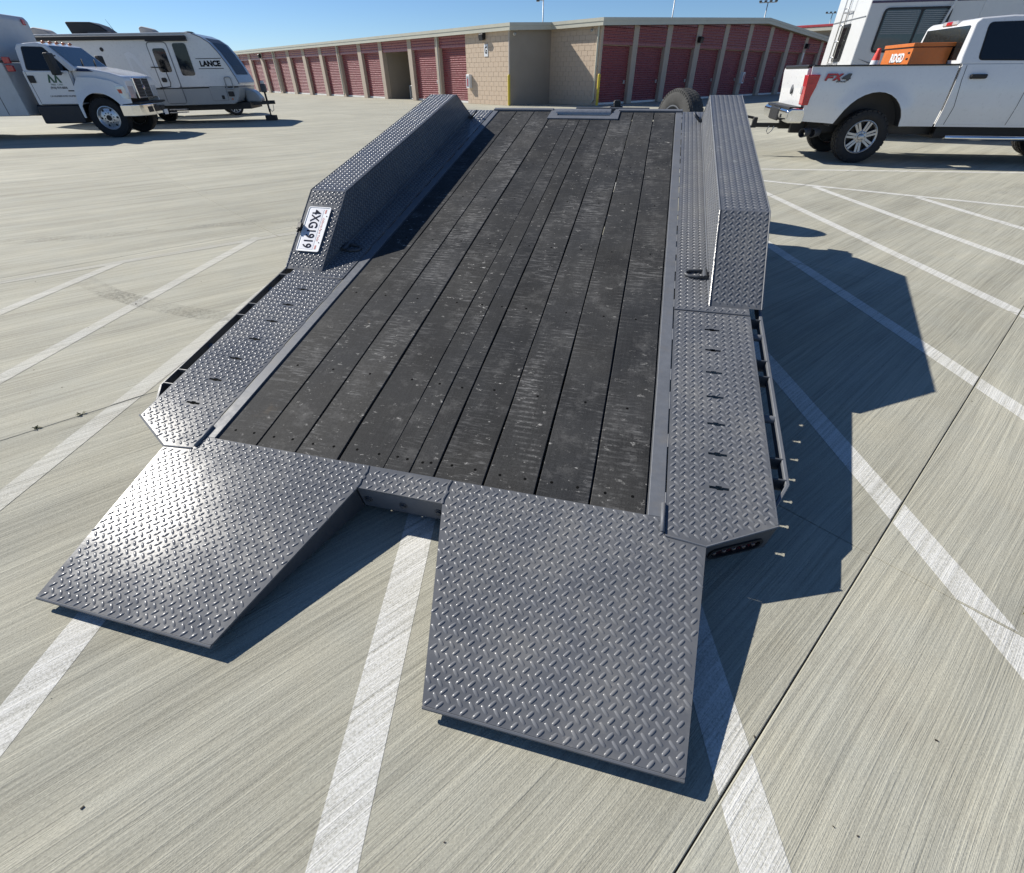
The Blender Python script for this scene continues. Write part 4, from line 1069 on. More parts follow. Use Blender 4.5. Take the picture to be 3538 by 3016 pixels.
MB().box((-1.37, .08, .805), (-1.12, PW-.08, .835), .01).build('step_pad', M_BLACK, bp); MB().box((-1.415, PW/2-.33, .60), (-1.36, PW/2+.33, .80), .02).build('plate_recess', M_BLACK, bp)
MB().box((-1.41, .35, .66), (-1.395, .42, .72), .01).build('sensor', M_BLACK, bp)
ht = MB(); ht.box((-1.72, PW/2-.035, .47), (-1.1, PW/2+.035, .54), .006); ht.box((-1.75, PW/2-.045, .46), (-1.67, PW/2+.045, .63), .006); ht.tube([(-1.74, PW/2, .62), (-1.86, PW/2, .64), (-1.93, PW/2, .60), (-1.95, PW/2, .54), (-1.92, PW/2, .50)], .022, 8); ht.tube([(-1.74, PW/2, .48), (-1.90, PW/2, .44), (-1.96, PW/2, .43)], .022, 8)
ht.build('tow_hitch', M_BLACK, PK, angle=40)
MB().tube([(-1.45, PW/2-.12, .50), (-1.48, PW/2-.13, .42), (-1.44, PW/2-.13, .37), (-1.38, PW/2-.12, .42), (-1.36, PW/2-.12, .50)], .008, 6).build('safety_chain', M_STEEL, PK)
for k, xx in enumerate((-.98, -.80)):
    MB().lathe([(.068, -.10), (.072, .06), (.064, .065), (.060, -.05)], (xx, .12+.04*k, .45), Vector((-.75, -.65, -.05)), 18).build('exhaust_tip', M_FRAMED, PK, angle=40)
ch = MB(); ch.box((-1.15, .45, .42), (4.6, .55, .58)); ch.box((-1.15, PW-.55, .42), (4.6, PW-.45, .58)); ch.tube([(-.06, .1, .39), (-.06, PW-.1, .39)], .06, 10); ch.box((-.9, .36, .45), (.7, PW-.36, .62)); ch.box((1.2, .3, .38), (3.2, PW-.3, .60)); ch.build('chassis', M_BLACK, PK)
def half_liner(parent, cx, cz, r, z0, y0, y1, mat):
    ar = arch(cx, cz, r, r, z0, 18); m = MB(); n = len(ar)
    vs = [(a, y0, b) for a, b in ar]+[(a, y1, b) for a, b in ar]
    m.add(vs, [(k, k+1, n+k+1, n+k) for k in range(n-1)]+[tuple(range(n, 2*n))])
    m.build('wheel_arch_liner', mat, parent)
half_liner(PK, -.06, .50, .585, .56, .0, .33, paint('arch_liner', (.09, .085, .08), .9))
for xx in (-.05, 3.72):
    for yy, fc in ((.13, -1), (PW-.13, 1)):
        ty = tyre(PK, (xx, yy, .405), (0, 1, 0), .397, .275, .255, M_RUB, 30)
        rim(ty, (xx, yy, .405), (0, 1, 0), .252, .25, 'spoke', fc, paint('machined_alloy', (.45, .45, .46), .32, .85, .08, 9), 7)
# cab
cabo = [(1.035, .57), (3.15, .57), (3.20, 1.41), (1.025, 1.41)]
panel('cab_side', cabo, lambda s_, z: -.02+(.030*((z-1.02)/.38)**2 if z > 1.02 else 0)+(.055*max(0, (.85-z)/.3)**1.2), M_WHITE, PK, .3, .06)
vb(MB().box((1.03, .02, .60), (3.2, PW, 1.41)), 'cab_floor', M_WHITE, PK)
tap = lambda z: .015+.22*max(0, z-1.405)
gh = [(.985, 1.405), (.975, 1.50), (1.00, 1.93), (1.06, 1.985), (1.5, 2.01), (2.35, 1.99), (2.62, 1.93), (3.30, 1.405)]
vb(yprism(gh, 0, PW, tap), 'cab_roof', M_WHITE, PK, .03)
def sidewin(parent, outline, tap, y_out, mat, name, r=.05, proud=.006, n=4):
    o2 = rounded(outline, r, n)
    m = MB().prism(o2, lambda a, b: Vector((a, y_out+tap(b)-proud, b)), lambda a, b: Vector((a, y_out+tap(b)+.01, b))); o = m.build(name, mat, parent); fixn(o); return o
for w0, w1 in ((1.20, 2.02), (2.12, 3.0)):
    top1 = w1 if w1 < 2.5 else 2.62
    ow = [(w0+.03, 1.475), (w1, 1.465), (top1, 1.925), (w0-.0, 1.915)]
    sidewin(PK, [(a+(.018 if a > (w0+w1)/2 else -.018), b+(.015 if b > 1.6 else -.015)) for a, b in ow], tap, 0, M_BLACK, 'window_trim', .07, .004)
    sidewin(PK, ow, tap, 0, M_GLASS, 'side_window', .06, .009)
MB().add([(.970, .17, 1.47), (.970, PW-.17, 1.47), (.985, PW-.22, 1.90), (.985, .22, 1.90)], [(3, 2, 1, 0)]).build('rear_window', M_GLASS, PK)
MB().box((.985, PW/2-.24, 1.925), (1.06, PW/2+.24, 1.985), .012).build('cab_stop_lamp', M_CLEAR, PK); MB().box((.975, PW/2-.09, 1.93), (1.02, PW/2+.09, 1.98), .01).build('stop_lens', M_RED, PK)
MB().box((1.19, -.055, 1.225), (1.43, -.005, 1.285), .015).build('door_handle', M_BLACK, PK); MB().box((2.25, -.055, 1.225), (2.49, -.005, 1.285), .015).build('door_handle', M_BLACK, PK)
for pts in ([(1.155, .60), (1.165, .85), (1.10, 1.20), (1.09, 1.40)], [(2.07, .60), (2.07, 1.40)], [(1.015, .58), (1.005, 1.40)]):
    m = MB()
    for (a0, b0), (a1, b1) in zip(pts[:-1], pts[1:]):
        def yo(z): return -.0225+(.030*((z-1.02)/.38)**2 if z > 1.02 else 0)+(.055*max(0, (.85-z)/.3)**1.2)
        n_ = 6
        for q in range(n_):
            za, zb = b0+(b1-b0)*q/n_, b0+(b1-b0)*(q+1)/n_; xa, xb = a0+(a1-a0)*q/n_, a0+(a1-a0)*(q+1)/n_
            m.add([(xa-.004, yo(za), za), (xa+.004, yo(za), za), (xb+.004, yo(zb), zb), (xb-.004, yo(zb), zb)], [(0, 1, 2, 3)])
    m.build('door_seam', M_BLACK, PK)
bd = MB().tube([(1.22, -.06, .42), (3.0, -.06, .42)], .035, 10); bd.build('running_board', M_CHROME, PK, smooth=True)
hood = [(3.15, .60), (3.25, .60)]+arch(3.72, .50, .50, .52, .60)[::-1][1:-1]+[(4.25, .60), (4.62, .62), (4.66, 1.20), (4.45, 1.36), (3.25, 1.42), (3.15, 1.41)]
vb(yprism(hood, -.02, PW+.02), 'hood', M_WHITE, PK, .04)
gr_ = MB().box((4.62, .12, .72), (4.70, PW-.12, 1.22), .03); gr_.build('grille', M_CHROME, PK)
mr = MB().box((2.95, -.32, 1.42), (3.12, -.08, 1.72), .04); mr.build('door_mirror', M_BLACK, PK)
# badge on the bed side
YB = -.030
def badge(poly, mat, name='badge'): vb(MB().prism(poly, lambda a, b: Vector((a, YB, b)), lambda a, b: Vector((a, YB+.004, b))), name, mat, PK, 0)
def slant(pts, x, z, w_, h): return [(x+px*w_+(py*h)*.30, z+py*h) for px, py in pts]
F_ = [(0, 0), (.24, 0), (.24, .36), (.85, .36), (.85, .60), (.24, .60), (.24, .76), (1, .76), (1, 1), (0, 1)]
X_ = [(0, 0), (.3, 0), (.5, .3), (.72, 0), (1.05, 0), (.66, .5), (1.0, 1), (.7, 1), (.48, .7), (.28, 1), (-.05, 1), (.33, .5)]
F4 = [(.62, 0), (.9, 0), (.9, .22), (1.02, .22), (1.02, .42), (.9, .42), (.9, 1), (.55, 1), (0, .42), (0, .22), (.62, .22)]
YB = -.030
for pg, x, mt in ((F_, -.965, M_INKR), (X_, -.845, M_INKR), (F4, -.71, M_FRAMED)):
    YB = -.0285; badge([(a+.006, b-.006) for a, b in slant(pg, x, 1.212, .125, .092)], M_INKK)
    YB = -.0320; badge(slant(pg, x, 1.212, .125, .092), mt)
vx(PK, 'OFF ROAD', .028, M_INKK, -.70, -.0285, 1.192, 1.15, .0008, .3)
# orange jobsite box and traffic cone carried in the bed
PKM = Matrix.Translation((6.314, 9.795, 0)) @ Matrix.Rotation(R(-12), 4, 'Z')
jp = PKM @ Vector((.62, .42, .88))
JB = thing('job_box', jp, R(-12), 'orange steel job box with raised lid riding in the pickup bed', 'tool box')
vb(MB().prism([(-.24, 0), (.34, 0), (.34, .76), (-.24, .76)], lambda a, b: Vector((a, 0, b)), lambda a, b: Vector((a, 1.15, b))), 'body', M_ORANGE, JB, .006)
vb(MB().prism([(-.26, .77), (.36, .77), (.36, .82), (-.26, .82)], lambda a, b: Vector((a, -.02, b)), lambda a, b: Vector((a, 1.17, b))), 'lid', M_ORANGE, JB, .008)
MB().box((-.245, .002, .755), (.345, 1.148, .772)).build('lid_gap', M_BLACK, JB)
lz = text('lettering', 'RIDGID', .16, M_PLATEW, JB, frame((-.2425, .50, .625), (0, -1, 0), (0, 0, 1)), .002, .006, 0, 1.0)
lz2 = text('lettering_shadow', 'RIDGID', .16, M_INKK, JB, frame((-.2412, .51, .615), (0, -1, 0), (0, 0, 1)), .001, .009, 0, 1.0)
for z_ in (.68, .60): MB().box((-.245, .06, z_), (-.239, .13, z_+.025)).build('latch_slot', M_BLACK, JB)
cp = PKM @ Vector((-.06, .62, .88))
CN = thing('traffic_cone', cp, R(-12), 'red traffic cone with a white collar standing in the pickup bed', 'cone')
MB().box((-.16, -.16, 0), (.16, .16, .03), .01).build('base', M_CONE, CN); MB().lathe([(.125, .03), (.098, .28)], (0, 0, 0), UP, 20).build('lower_cone', M_CONE, CN, smooth=True)
MB().lathe([(.0985, .28), (.062, .60)], (0, 0, 0), UP, 20).build('white_collar', M_PLATEW, CN, smooth=True); MB().lathe([(.0615, .60), (.034, .73), (.030, .76), (.0001, .765)], (0, 0, 0), UP, 20).build('tip', M_CONE, CN, smooth=True)

# ================================================================== white camper behind the pickup
RV = thing('camper_trailer', (7.9, 13.8, 0), R(-12), 'tall white camper with rear ladder and blinds in its window behind the pickup', 'camper')
vb(MB().box((0, 0, .50), (8.5, 2.25, 3.25)), 'body', M_RVW, RV, .04)
vb(rw_ := MB().prism(rounded([(.32, 1.66), (1.64, 1.66), (1.64, 2.42), (.32, 2.42)], .10, 5), lambda a, b: Vector((a, -.022, b)), lambda a, b: Vector((a, .004, b))), 'window', M_BLACK, RV, 0)
for a, b in ((.36, 1.04), (1.09, 1.60)):
    MB().prism(rounded([(a, 1.70), (b, 1.70), (b, 2.38), (a, 2.38)], .05, 4), lambda p, q: Vector((p, -.027, q)), lambda p, q: Vector((p, -.0225, q))).build('pane', M_GLASSL, RV)
    for k in range(12): MB().box((a+.02, -.030, 1.98+k*.033), (b-.02, -.0275, 1.998+k*.033)).build('blind_slat', M_CURT, RV)
for zz, hh, mt in ((2.50, .035, paint('plum_stripe', (.07, .05, .10), .4)), (1.34, .11, paint('navy_stripe', (.03, .035, .06), .4))):
    MB().box((.02, -.006, zz), (8.4, .004, zz+hh)).build('side_stripe', mt, RV)
MB().box((-.006, .04, 1.34), (.004, 2.2, 1.40)).build('rear_stripe', paint('navy_stripe', (.03, .035, .06), .4), RV)
MB().prism([(.12, 1.56), (.40, 1.46), (.62, 1.44), (.35, 1.50)], lambda p, q: Vector((p, -.006, q)), lambda p, q: Vector((p, .002, q))).build('swoosh', M_RVD, RV)
MB().box((-.008, .03, 2.28), (.004, 2.22, 2.30)).build('rear_seam', M_RVD, RV)
MB().prism(rounded([(.80, 1.52), (1.42, 1.52), (1.42, 2.22), (.80, 2.22)], .07, 4), lambda p, q: Vector((-.018, p, q)), lambda p, q: Vector((.004, p, q))).build('rear_window', M_BLACK, RV)
MB().prism(rounded([(.86, 1.58), (1.36, 1.58), (1.36, 2.16), (.86, 2.16)], .05, 4), lambda p, q: Vector((-.023, p, q)), lambda p, q: Vector((-.0185, p, q))).build('pane', M_GLASS, RV)
for yy in (.95, 1.27): MB().tube([(-.12, yy, 1.15), (-.12, yy, 3.25), (-.02, yy, 3.35), (.3, yy, 3.32)], .014, 8).build('ladder_rail', M_ALU, RV, smooth=True)
for k in range(7): MB().tube([(-.12, .95, 1.3+k*.30), (-.12, 1.27, 1.3+k*.30)], .012, 8).build('ladder_rung', M_ALU, RV, smooth=True)
for zz in (1.46, 2.42): MB().box((-.12, .93, zz), (0, .97, zz+.03), .004).build('ladder_bracket', M_ALU, RV); MB().box((-.12, 1.25, zz), (0, 1.29, zz+.03), .004).build('ladder_bracket', M_ALU, RV)
vx_ = text('script', 'Prowler', .10, M_RVD, RV, frame((-.008, 1.55, 2.40), (0, -1, 0), (0, 0, 1)), .001, 0, .4, 1) if False else None
MB().tube([(1.34, -.08, 1.2), (1.34, -.08, 1.25), (1.62, -.10, 2.62), (1.66, -.06, 2.75)], .022, 8).build('awning_arm', M_RVW, RV)
MB().tube([(1.5, -.10, 3.05), (8.0, -.10, 3.05)], .07, 10).build('awning_roll', M_RVW, RV)
MB().box((2.2, -.01, .8), (2.9, .004, 2.6), .004).build('door', M_RVW, RV)
for k, xx in enumerate((4.3, 5.2)):
    for yy, fc in ((.16, -1), (2.09, 1)):
        ty = tyre(RV, (xx, yy, .36), (0, 1, 0), .36, .21, .2); rim(ty, (xx, yy, .36), (0, 1, 0), .2, .2, 'steel', fc, M_ALU, 6)
MB().box((.2, .35, .38), (8.4, 1.9, .52)).build('chassis', M_BLACK, RV)

# ================================================================== chip truck at the left
AA = thing('utility_truck', (-10.848, 15.226, 0), R(10), 'white medium duty work truck with chrome bumper and tall box at the left edge', 'truck')
TW = 1.92
fo = [(-.50, .46), (-.52, .74), (-.47, 1.10), (-.30, 1.32), (.10, 1.31), (.45, 1.24), (.66, 1.14), (.735, .98), (.735, .76), (.53, .74)]+arch(.03, .44, .535, .555, .62)[1:-1]+[(-.46, .46)]
def af(s_, z):
    d = math.hypot((s_-.03)/.535, (z-.44)/.555); e = max(0, s_-.35)
    return -.01-.05*math.exp(-((d-1)/.2)**2)+.55*e*e+(.10*max(0, z-1.12)**1.0)
panel('fender', fo, af, M_WHITE, AA, .08, .07)
vb(yprism([(-.45, .46), (-.52, .74), (-.47, 1.10), (-.30, 1.32), (.45, 1.24), (.735, .98), (.735, .76), (.53, .74)]+arch(.03, .44, .535, .555, .62)[1:-1], TW-.06, TW), 'fender', M_WHITE, AA)
hd = [(-.42, 1.0), (.70, .90), (.76, 1.00), (.765, 1.26), (.72, 1.335), (.45, 1.42), (.0, 1.505), (-.36, 1.555), (-.42, 1.54)]
vb(yprism(hd, .04, TW-.04, lambda z: .30*max(0, z-1.18)), 'hood', M_WHITE, AA, .05)
MB().prism([(-.33, 1.50), (-.02, 1.485), (.10, 1.43), (-.30, 1.44)], lambda a, b: Vector((a, .04+.3*max(0, b-1.18)-.008, b)), lambda a, b: Vector((a, .05+.3*max(0, b-1.18), b))).build('hood_vent', paint('navy_badge', (.02, .03, .07), .3), AA)
vb(MB().box((-1.47, .0, .745), (-.43, TW, 1.46)), 'cab', M_WHITE, AA, .03)
tapA = lambda z: .02+.20*max(0, z-1.45)
vb(yprism([(-1.46, 1.44), (-1.43, 1.90), (-1.36, 1.985), (-.92, 2.015), (-.72, 1.965), (-.26, 1.50), (-.28, 1.44)], 0, TW, tapA), 'cab_roof', M_WHITE, AA, .03)
sidewin(AA, [(-1.36, 1.465), (-.385, 1.435), (-.80, 1.925), (-1.28, 1.935)], tapA, 0, M_BLACK, 'window_trim', .05, .005)
sidewin(AA, [(-1.325, 1.485), (-.76, 1.47), (-.80, 1.905), (-1.255, 1.915)], tapA, 0, M_GLASS, 'side_window', .05, .010)
sidewin(AA, [(-.72, 1.465), (-.43, 1.455), (-.745, 1.83)], tapA, 0, M_GLASS, 'quarter_window', .02, .010)
wsn = Vector((.47, 0, .46)).normalized()
MB().add([Vector((-.300, .14, 1.535))+wsn*.012, Vector((-.300, TW-.14, 1.535))+wsn*.012, Vector((-.700, TW-.20, 1.945))+wsn*.012, Vector((-.700, .20, 1.945))+wsn*.012], [(0, 1, 2, 3)]).build('windscreen', M_GLASSL, AA)
for yy in (.55, 1.2): MB().tube([(-.27, yy, 1.545), (-.42, yy+.35, 1.70)], .010, 6).build('wiper', M_BLACK, AA)
for k in range(5):
    yy = .35+k*(TW-.7)/4; MB().lathe([(.05, 0), (.045, .03), (.02, .05), (.0001, .055)], (-.86, yy, 2.005), UP, 12).build('roof_marker', M_AMBER, AA, smooth=True)
mrr = vb(MB().box((-.62, -.40, 1.36), (-.50, -.14, 1.80)), 'door_mirror', M_BLACK, AA, .03)
MB().tube([(-.56, .02, 1.75), (-.56, -.16, 1.74)], .014, 6).build('mirror_arm', M_BLACK, mrr); MB().tube([(-.56, .02, 1.40), (-.56, -.16, 1.44)], .014, 6).build('mirror_arm', M_BLACK, mrr)
mr2 = vb(MB().box((-.62, TW+.14, 1.36), (-.50, TW+.40, 1.80)), 'door_mirror', M_BLACK, AA, .03); MB().tube([(-.56, TW-.02, 1.72), (-.56, TW+.2, 1.74)], .014, 6).build('mirror_arm', M_BLACK, mr2)
MB().box((-1.40, -.03, 1.21), (-1.25, .002, 1.36), .012).build('door_handle', M_BLACK, AA)
for pts in ([(-1.38, .78), (-1.40, 1.44)], [(-.47, .76), (-.44, 1.10), (-.42, 1.44)], [(-1.38, .765), (-.47, .755)]):
    m = MB()
    for (a0, b0), (a1, b1) in zip(pts[:-1], pts[1:]):
        d = Vector((a1-a0, 0, b1-b0)); n_ = Vector((-d.z, 0, d.x)).normalized()*.005
        m.add([(a0-n_.x, -.0025, b0-n_.z), (a0+n_.x, -.0025, b0+n_.z), (a1+n_.x, -.0025, b1+n_.z), (a1-n_.x, -.0025, b1-n_.z)], [(0, 1, 2, 3)])
    m.build('door_seam', M_BLACK, AA)
# door lettering
for x0 in (-.985, -.835):
    MB().prism([(x0, 1.21), (x0+.065, 1.38), (x0+.085, 1.38), (x0+.165, 1.21), (x0+.115, 1.21), (x0+.075, 1.31), (x0+.045, 1.21)], lambda a, b: Vector((a, -.004, b)), lambda a, b: Vector((a, .001, b))).build('tree_mark', M_INKG, AA)
vx(AA, 'TREE', .048, M_INKG, -.90, -.004, 1.17, 1.1); vx(AA, 'CARE', .048, paint('pale_green_ink', (.22, .32, .24), .5), -.74, -.004, 1.17, 1.1)
vx(AA, '(916) 919-6836', .062, M_INKK, -.80, -.004, 1.105, 1.0, .001)
vx(AA, 'CA NUMBER 01057 NUMBER', .050, M_INKK, -.78, -.004, .93, 1.0)
MB().box((-.62, -.004, 1.03), (-.44, .001, 1.052)).build('dark_label', M_INKK, AA)
# nose
grl = vb(MB().box((.755, .50, .84), (.80, TW-.50, 1.315)), 'grille', M_CHROME, AA, .03)
MB().box((.785, .55, .88), (.806, .92, 1.28), .01).build('grille_opening', M_BLACK, grl); MB().box((.785, 1.0, .88), (.806, TW-.55, 1.28), .01).build('grille_opening', M_BLACK, grl)
MB().lathe([(.06, 0), (.055, .015), (.0001, .02)], (.806, TW/2, 1.08), (1, 0, 0), 16).build('round_emblem', M_CHROME, grl)
for k in range(5): MB().box((.80, .56, .92+k*.075), (.812, TW-.56, .935+k*.075)).build('grille_bar', M_FRAMED, grl)
for y0, y1 in ((.06, .42), (TW-.42, TW-.06)):
    if y0 < 1:
        hl_ = panel('headlamp', [(.50, 1.13), (.57, .87), (.725, .86), (.735, 1.0), (.70, 1.12), (.66, 1.14)], lambda s_, z: af(s_, z)-.012, M_CLEAR, AA, .05, .05, .02)
        panel('turn_lens', [(.535, 1.06), (.555, .98), (.62, .97), (.62, 1.06)], lambda s_, z: af(s_, z)-.018, paint('red_amber', (.6, .08, .04), .3), hl_, .05, .05, .01)
    vb(MB().prism([(y0, .87), (y1, .85), (y1, 1.13), (y0+.04, 1.14)], lambda a, b: Vector((.735, a, b)), lambda a, b: Vector((.765, a, b))), 'headlamp', M_CLEAR, AA, .012)
bm2 = vb(MB().prism([(.44, -.04), (.72, -.05), (.86, .10), (.93, .35), (.93, TW-.35), (.86, TW-.10), (.72, TW+.05), (.44, TW+.04), (.60, TW-.1), (.70, TW-.3), (.70, .3), (.60, .1)], lambda a, b: Vector((a, b, .47)), lambda a, b: Vector((a, b, .73))), 'front_bumper', M_CHROME, AA, .02)
for y0, y1 in ((.42, .72), (.82, 1.14), (1.24, 1.5)): MB().box((.92, y0, .54), (.945, y1, .67), .01).build('bumper_slot', M_BLACK, bm2)
MB().box((.70, .1, .735), (.90, TW-.1, .78), .01).build('bumper_pad', M_BLACK, bm2); MB().box((.935, 1.36, .44), (.95, 1.62, .56), .004).build('front_plate', M_PLATEW, bm2)
st_ = vb(MB().box((-1.55, .02, .34), (-.56, .45, .74)), 'fuel_tank', paint('navy_black_step', (.018, .022, .030), .45), AA, .03)
vb(MB().box((-1.55, TW-.45, .34), (-.56, TW-.02, .74)), 'fuel_tank', M_BLACK, AA, .03)
chs = MB(); chs.box((-6.0, .5, .50), (.7, .62, .74)); chs.box((-6.0, TW-.62, .50), (.7, TW-.5, .74)); chs.tube([(.03, .2, .44), (.03, TW-.2, .44)], .06, 8); chs.tube([(-4.2, .2, .44), (-4.2, TW-.2, .44)], .08, 8); chs.box((-.4, .3, .5), (.55, TW-.3, 1.0)); chs.build('chassis', M_BLACK, AA)
for xx in (.03, -4.2):
    for yy, fc in ((.15, -1), (TW-.15, 1)):
        ty = tyre(AA, (xx, yy, .445), (0, 1, 0), .437, .27, .262, M_RUB, 34); rim(ty, (xx, yy, .445), (0, 1, 0), .26, .27, 'steel', fc, M_ALU, 10)
half_liner(AA, .03, .44, .575, .60, .03, .40, M_BLACK)
# box body
M_BOXB = paint('off_white_box_paint', (.52, .54, .55), .4, 0, .08, 1.2, dirt=.15)
vb(MB().box((-6.0, -.02, .52), (-1.80, TW+.02, 1.62)), 'lower_body', M_BOXB, AA, .02)
vb(yprism([(-6.0, 1.65), (-1.80, 1.65), (-1.80, 2.50), (-1.86, 2.60), (-6.0, 2.64)], -.02, TW+.02), 'upper_body', M_BOXB, AA, .04)
MB().box((-6.0, -.03, 1.615), (-1.75, .0, 1.655)).build('body_seam', M_BLACK, AA)
for p0, p1 in (((-2.25, .55), (-2.25, 1.6)), ((-3.4, .55), (-3.4, 1.6))): MB().box((p0[0]-.006, -.024, p0[1]), (p0[0]+.006, -.018, p1[1])).build('locker_seam', M_BLACK, AA)
MB().box((-1.80, 1.62, 2.42), (-1.765, 1.74, 2.54), .012).build('side_marker', M_RED, AA)
for zz in (1.44, 1.60): MB().box((-1.74, -.06, zz), (-1.60, .04, zz+.13), .012).build('marker_lamp', M_RED, AA)

# ================================================================== travel trailer
LN = thing('travel_trailer', (-8.724, 20.088, 0), R(10), 'white and grey travel trailer with rounded nose parked behind the work truck', 'camper')
LN.rotation_euler = (0, R(-.7), R(10))
LY = 2.1
M_LN = Matrix.Identity(4)
up_o = [(-7.1, 1.04), (-7.15, 2.30), (-7.0, 2.42), (-1.72, 2.445), (-1.50, 2.435), (-1.26, 2.34), (-1.05, 2.20), (-.86, 1.94), (-.68, 1.60), (-.56, 1.30), (-.50, 1.12), (-.53, 1.04)]
vb(yprism(up_o, 0, LY), 'upper_body', M_LNW, LN, .035)
lo_o = [(-7.05, .56), (-7.1, 1.03), (-.54, 1.03), (-.60, .80), (-.72, .62), (-.85, .56)]
vb(yprism(lo_o, .004, LY-.004), 'lower_body', M_RVG, LN, .02)
MB().box((-7.08, -.006, 1.015), (-.56, .004, 1.045)).build('belt_stripe', M_INKK, LN)
wv = MB(); cv = [(-1.22, 2.318), (-1.05, 2.20), (-.86, 1.94), (-.68, 1.60), (-.585, 1.36)]
fm = MB()
for mm, pts, ya, yb, off in ((fm, [(-1.50, 2.435), (-1.26, 2.34), (-1.05, 2.20), (-.86, 1.94), (-.68, 1.60), (-.56, 1.30), (-.505, 1.14)], .01, LY-.01, .006), (wv, cv, .30, LY-.30, .014)):
    for (a0, b0), (a1, b1) in zip(pts[:-1], pts[1:]):
        d = Vector((a1-a0, 0, b1-b0)).normalized(); n_ = Vector((-d.z, 0, d.x))*off
        if n_.x < 0: n_ = -n_
        mm.add([(a0+n_.x, ya, b0+n_.z), (a0+n_.x, yb, b0+n_.z), (a1+n_.x, yb, b1+n_.z), (a1+n_.x, ya, b1+n_.z)], [(0, 1, 2, 3)])
fo_ = fm.build('nose_cap', paint('mid_grey_band', (.24, .255, .28), .35, 0, .05, 2, coat=.3), LN); fixn(fo_)
MB().tube([(a, -.004, b) for a, b in [(-1.50, 2.43), (-1.26, 2.335), (-1.05, 2.195), (-.86, 1.935), (-.68, 1.595), (-.56, 1.295), (-.50, 1.1)]], .012, 6).build('cap_seam', M_RVD, LN)
wo_ = wv.build('front_window', paint('smoked_front_window', (.015, .02, .035), .45, 0, .1, 3, spec=.2), LN); fixn(wo_)
def lout(name, pts, r, mat, y=-.006, th=.01): 
    o = MB().prism(rounded(pts, r, 5), lambda a, b: Vector((a, y, b)), lambda a, b: Vector((a, y+th, b))).build(name, mat, LN); fixn(o); return o
dr_ = lout('door_frame', [(-2.96, .60), (-2.34, .60), (-2.34, 2.24), (-2.96, 2.24)], .13, M_RVD)
lout('door_upper', [(-2.93, 1.045), (-2.37, 1.045), (-2.37, 2.21), (-2.93, 2.21)], .10, M_LNW, -.010)
lout('door_lower', [(-2.93, .63), (-2.37, .63), (-2.37, 1.015), (-2.93, 1.015)], .04, M_RVG, -.010)
lout('door_window', [(-2.83, 1.46), (-2.45, 1.46), (-2.45, 2.07), (-2.83, 2.07)], .08, M_GLASS, -.016)
lout('side_window', [(-2.19, 1.36), (-1.78, 1.36), (-1.78, 2.19), (-2.19, 2.19)], .08, M_GLASS, -.016)
lout('door_latch', [(-2.87, 1.20), (-2.72, 1.20), (-2.72, 1.32), (-2.87, 1.32)], .04, M_BLACK, -.03, .025)
gh_ = MB().tube([(-3.05, -.03, 1.60), (-2.75, -.12, 1.58), (-2.62, -.12, 1.52), (-2.60, -.12, 1.18), (-2.64, -.12, 1.08), (-2.88, -.12, 1.06), (-3.0, -.03, 1.06)], .014, 8); gh_.build('grab_handle', M_BLACK, LN, smooth=True)
vx(LN, 'LANCE', .195, M_INKK, -1.22, -.006, 1.655, 1.04, .010)
for zz in (1.785, 1.525): MB().box((-1.62, -.006, zz), (-.84, .001, zz+.016)).build('name_rule', M_INKK, LN)
lout('cargo_door', [(-1.50, .66), (-.98, .66), (-.98, 1.06), (-1.50, 1.06)], .05, M_RVD, -.008); lout('cargo_panel', [(-1.492, .668), (-.988, .668), (-.988, 1.052), (-1.492, 1.052)], .045, M_RVG, -.012)
lout('cargo_latch', [(-1.18, .70), (-1.09, .70), (-1.09, .81), (-1.18, .81)], .02, M_BLACK, -.022, .012)
lout('power_inlet', [(-.94, .77), (-.76, .77), (-.76, .91), (-.94, .91)], .02, M_BLACK, -.022, .02)
MB().lathe([(.03, 0), (.022, .012), (.0001, .015)], (-.86, -.002, .70), (0, -1, 0), 10).build('side_marker', M_AMBER, LN)
hp = rounded([(-.92, .98), (-.70, .98), (-.72, 1.30), (-.92, 1.30)], .07, 5); hp.append(hp[0])
MB().tube([(a, -.06, b) for a, b in hp], .018, 8).build('entry_handle', M_RVG, LN, smooth=True)
MB().tube([(-3.2+q*.1, -.006, 1.3+.7*(q/10)**.5) for q in range(-6, 3) if q > 0], .004, 4).build('decal_curve', M_RVG, LN)
MB().prism([(-3.70, 1.95), (-3.55, 2.0), (-3.40, 1.9), (-3.2, 1.45), (-3.0, 1.1), (-3.3, 1.45), (-3.5, 1.82), (-3.6, 1.85), (-3.62, 1.2)], lambda a, b: Vector((a, -.003, b)), lambda a, b: Vector((a, .001, b))).build('decal', M_PLATEW, LN)
MB().lathe([(.055, 0), (.045, .02), (.0001, .025)], (-4.30, -.0, 2.06), (0, -1, 0), 16).build('porch_lamp', M_BLACK, LN)
aw = vb(MB().box((-6.9, -.12, 2.28), (-1.68, 0, 2.38)), 'awning', M_BLACK, LN, .03); MB().box((-2.9, -.13, 2.24), (-1.68, -.02, 2.30), .01).build('awning_end', M_BLACK, aw)
MB().tube([(-7.0, -.02, 2.415), (-1.6, -.02, 2.44)], .02, 8).build('roof_rail', M_RVW, LN)
acs = vb(MB().prism([(-5.28, 2.43), (-4.16, 2.43), (-4.18, 2.52), (-4.38, 2.68), (-4.64, 2.77), (-5.36, 2.78)], lambda a, b: Vector((a, .7, b)), lambda a, b: Vector((a, 1.4, b))), 'roof_air_conditioner', M_BLACK, LN, .04)
MB().box((-4.80, .685, 2.45), (-4.12, .70, 2.53), .01).build('vent_trim', M_FRAMED, acs)
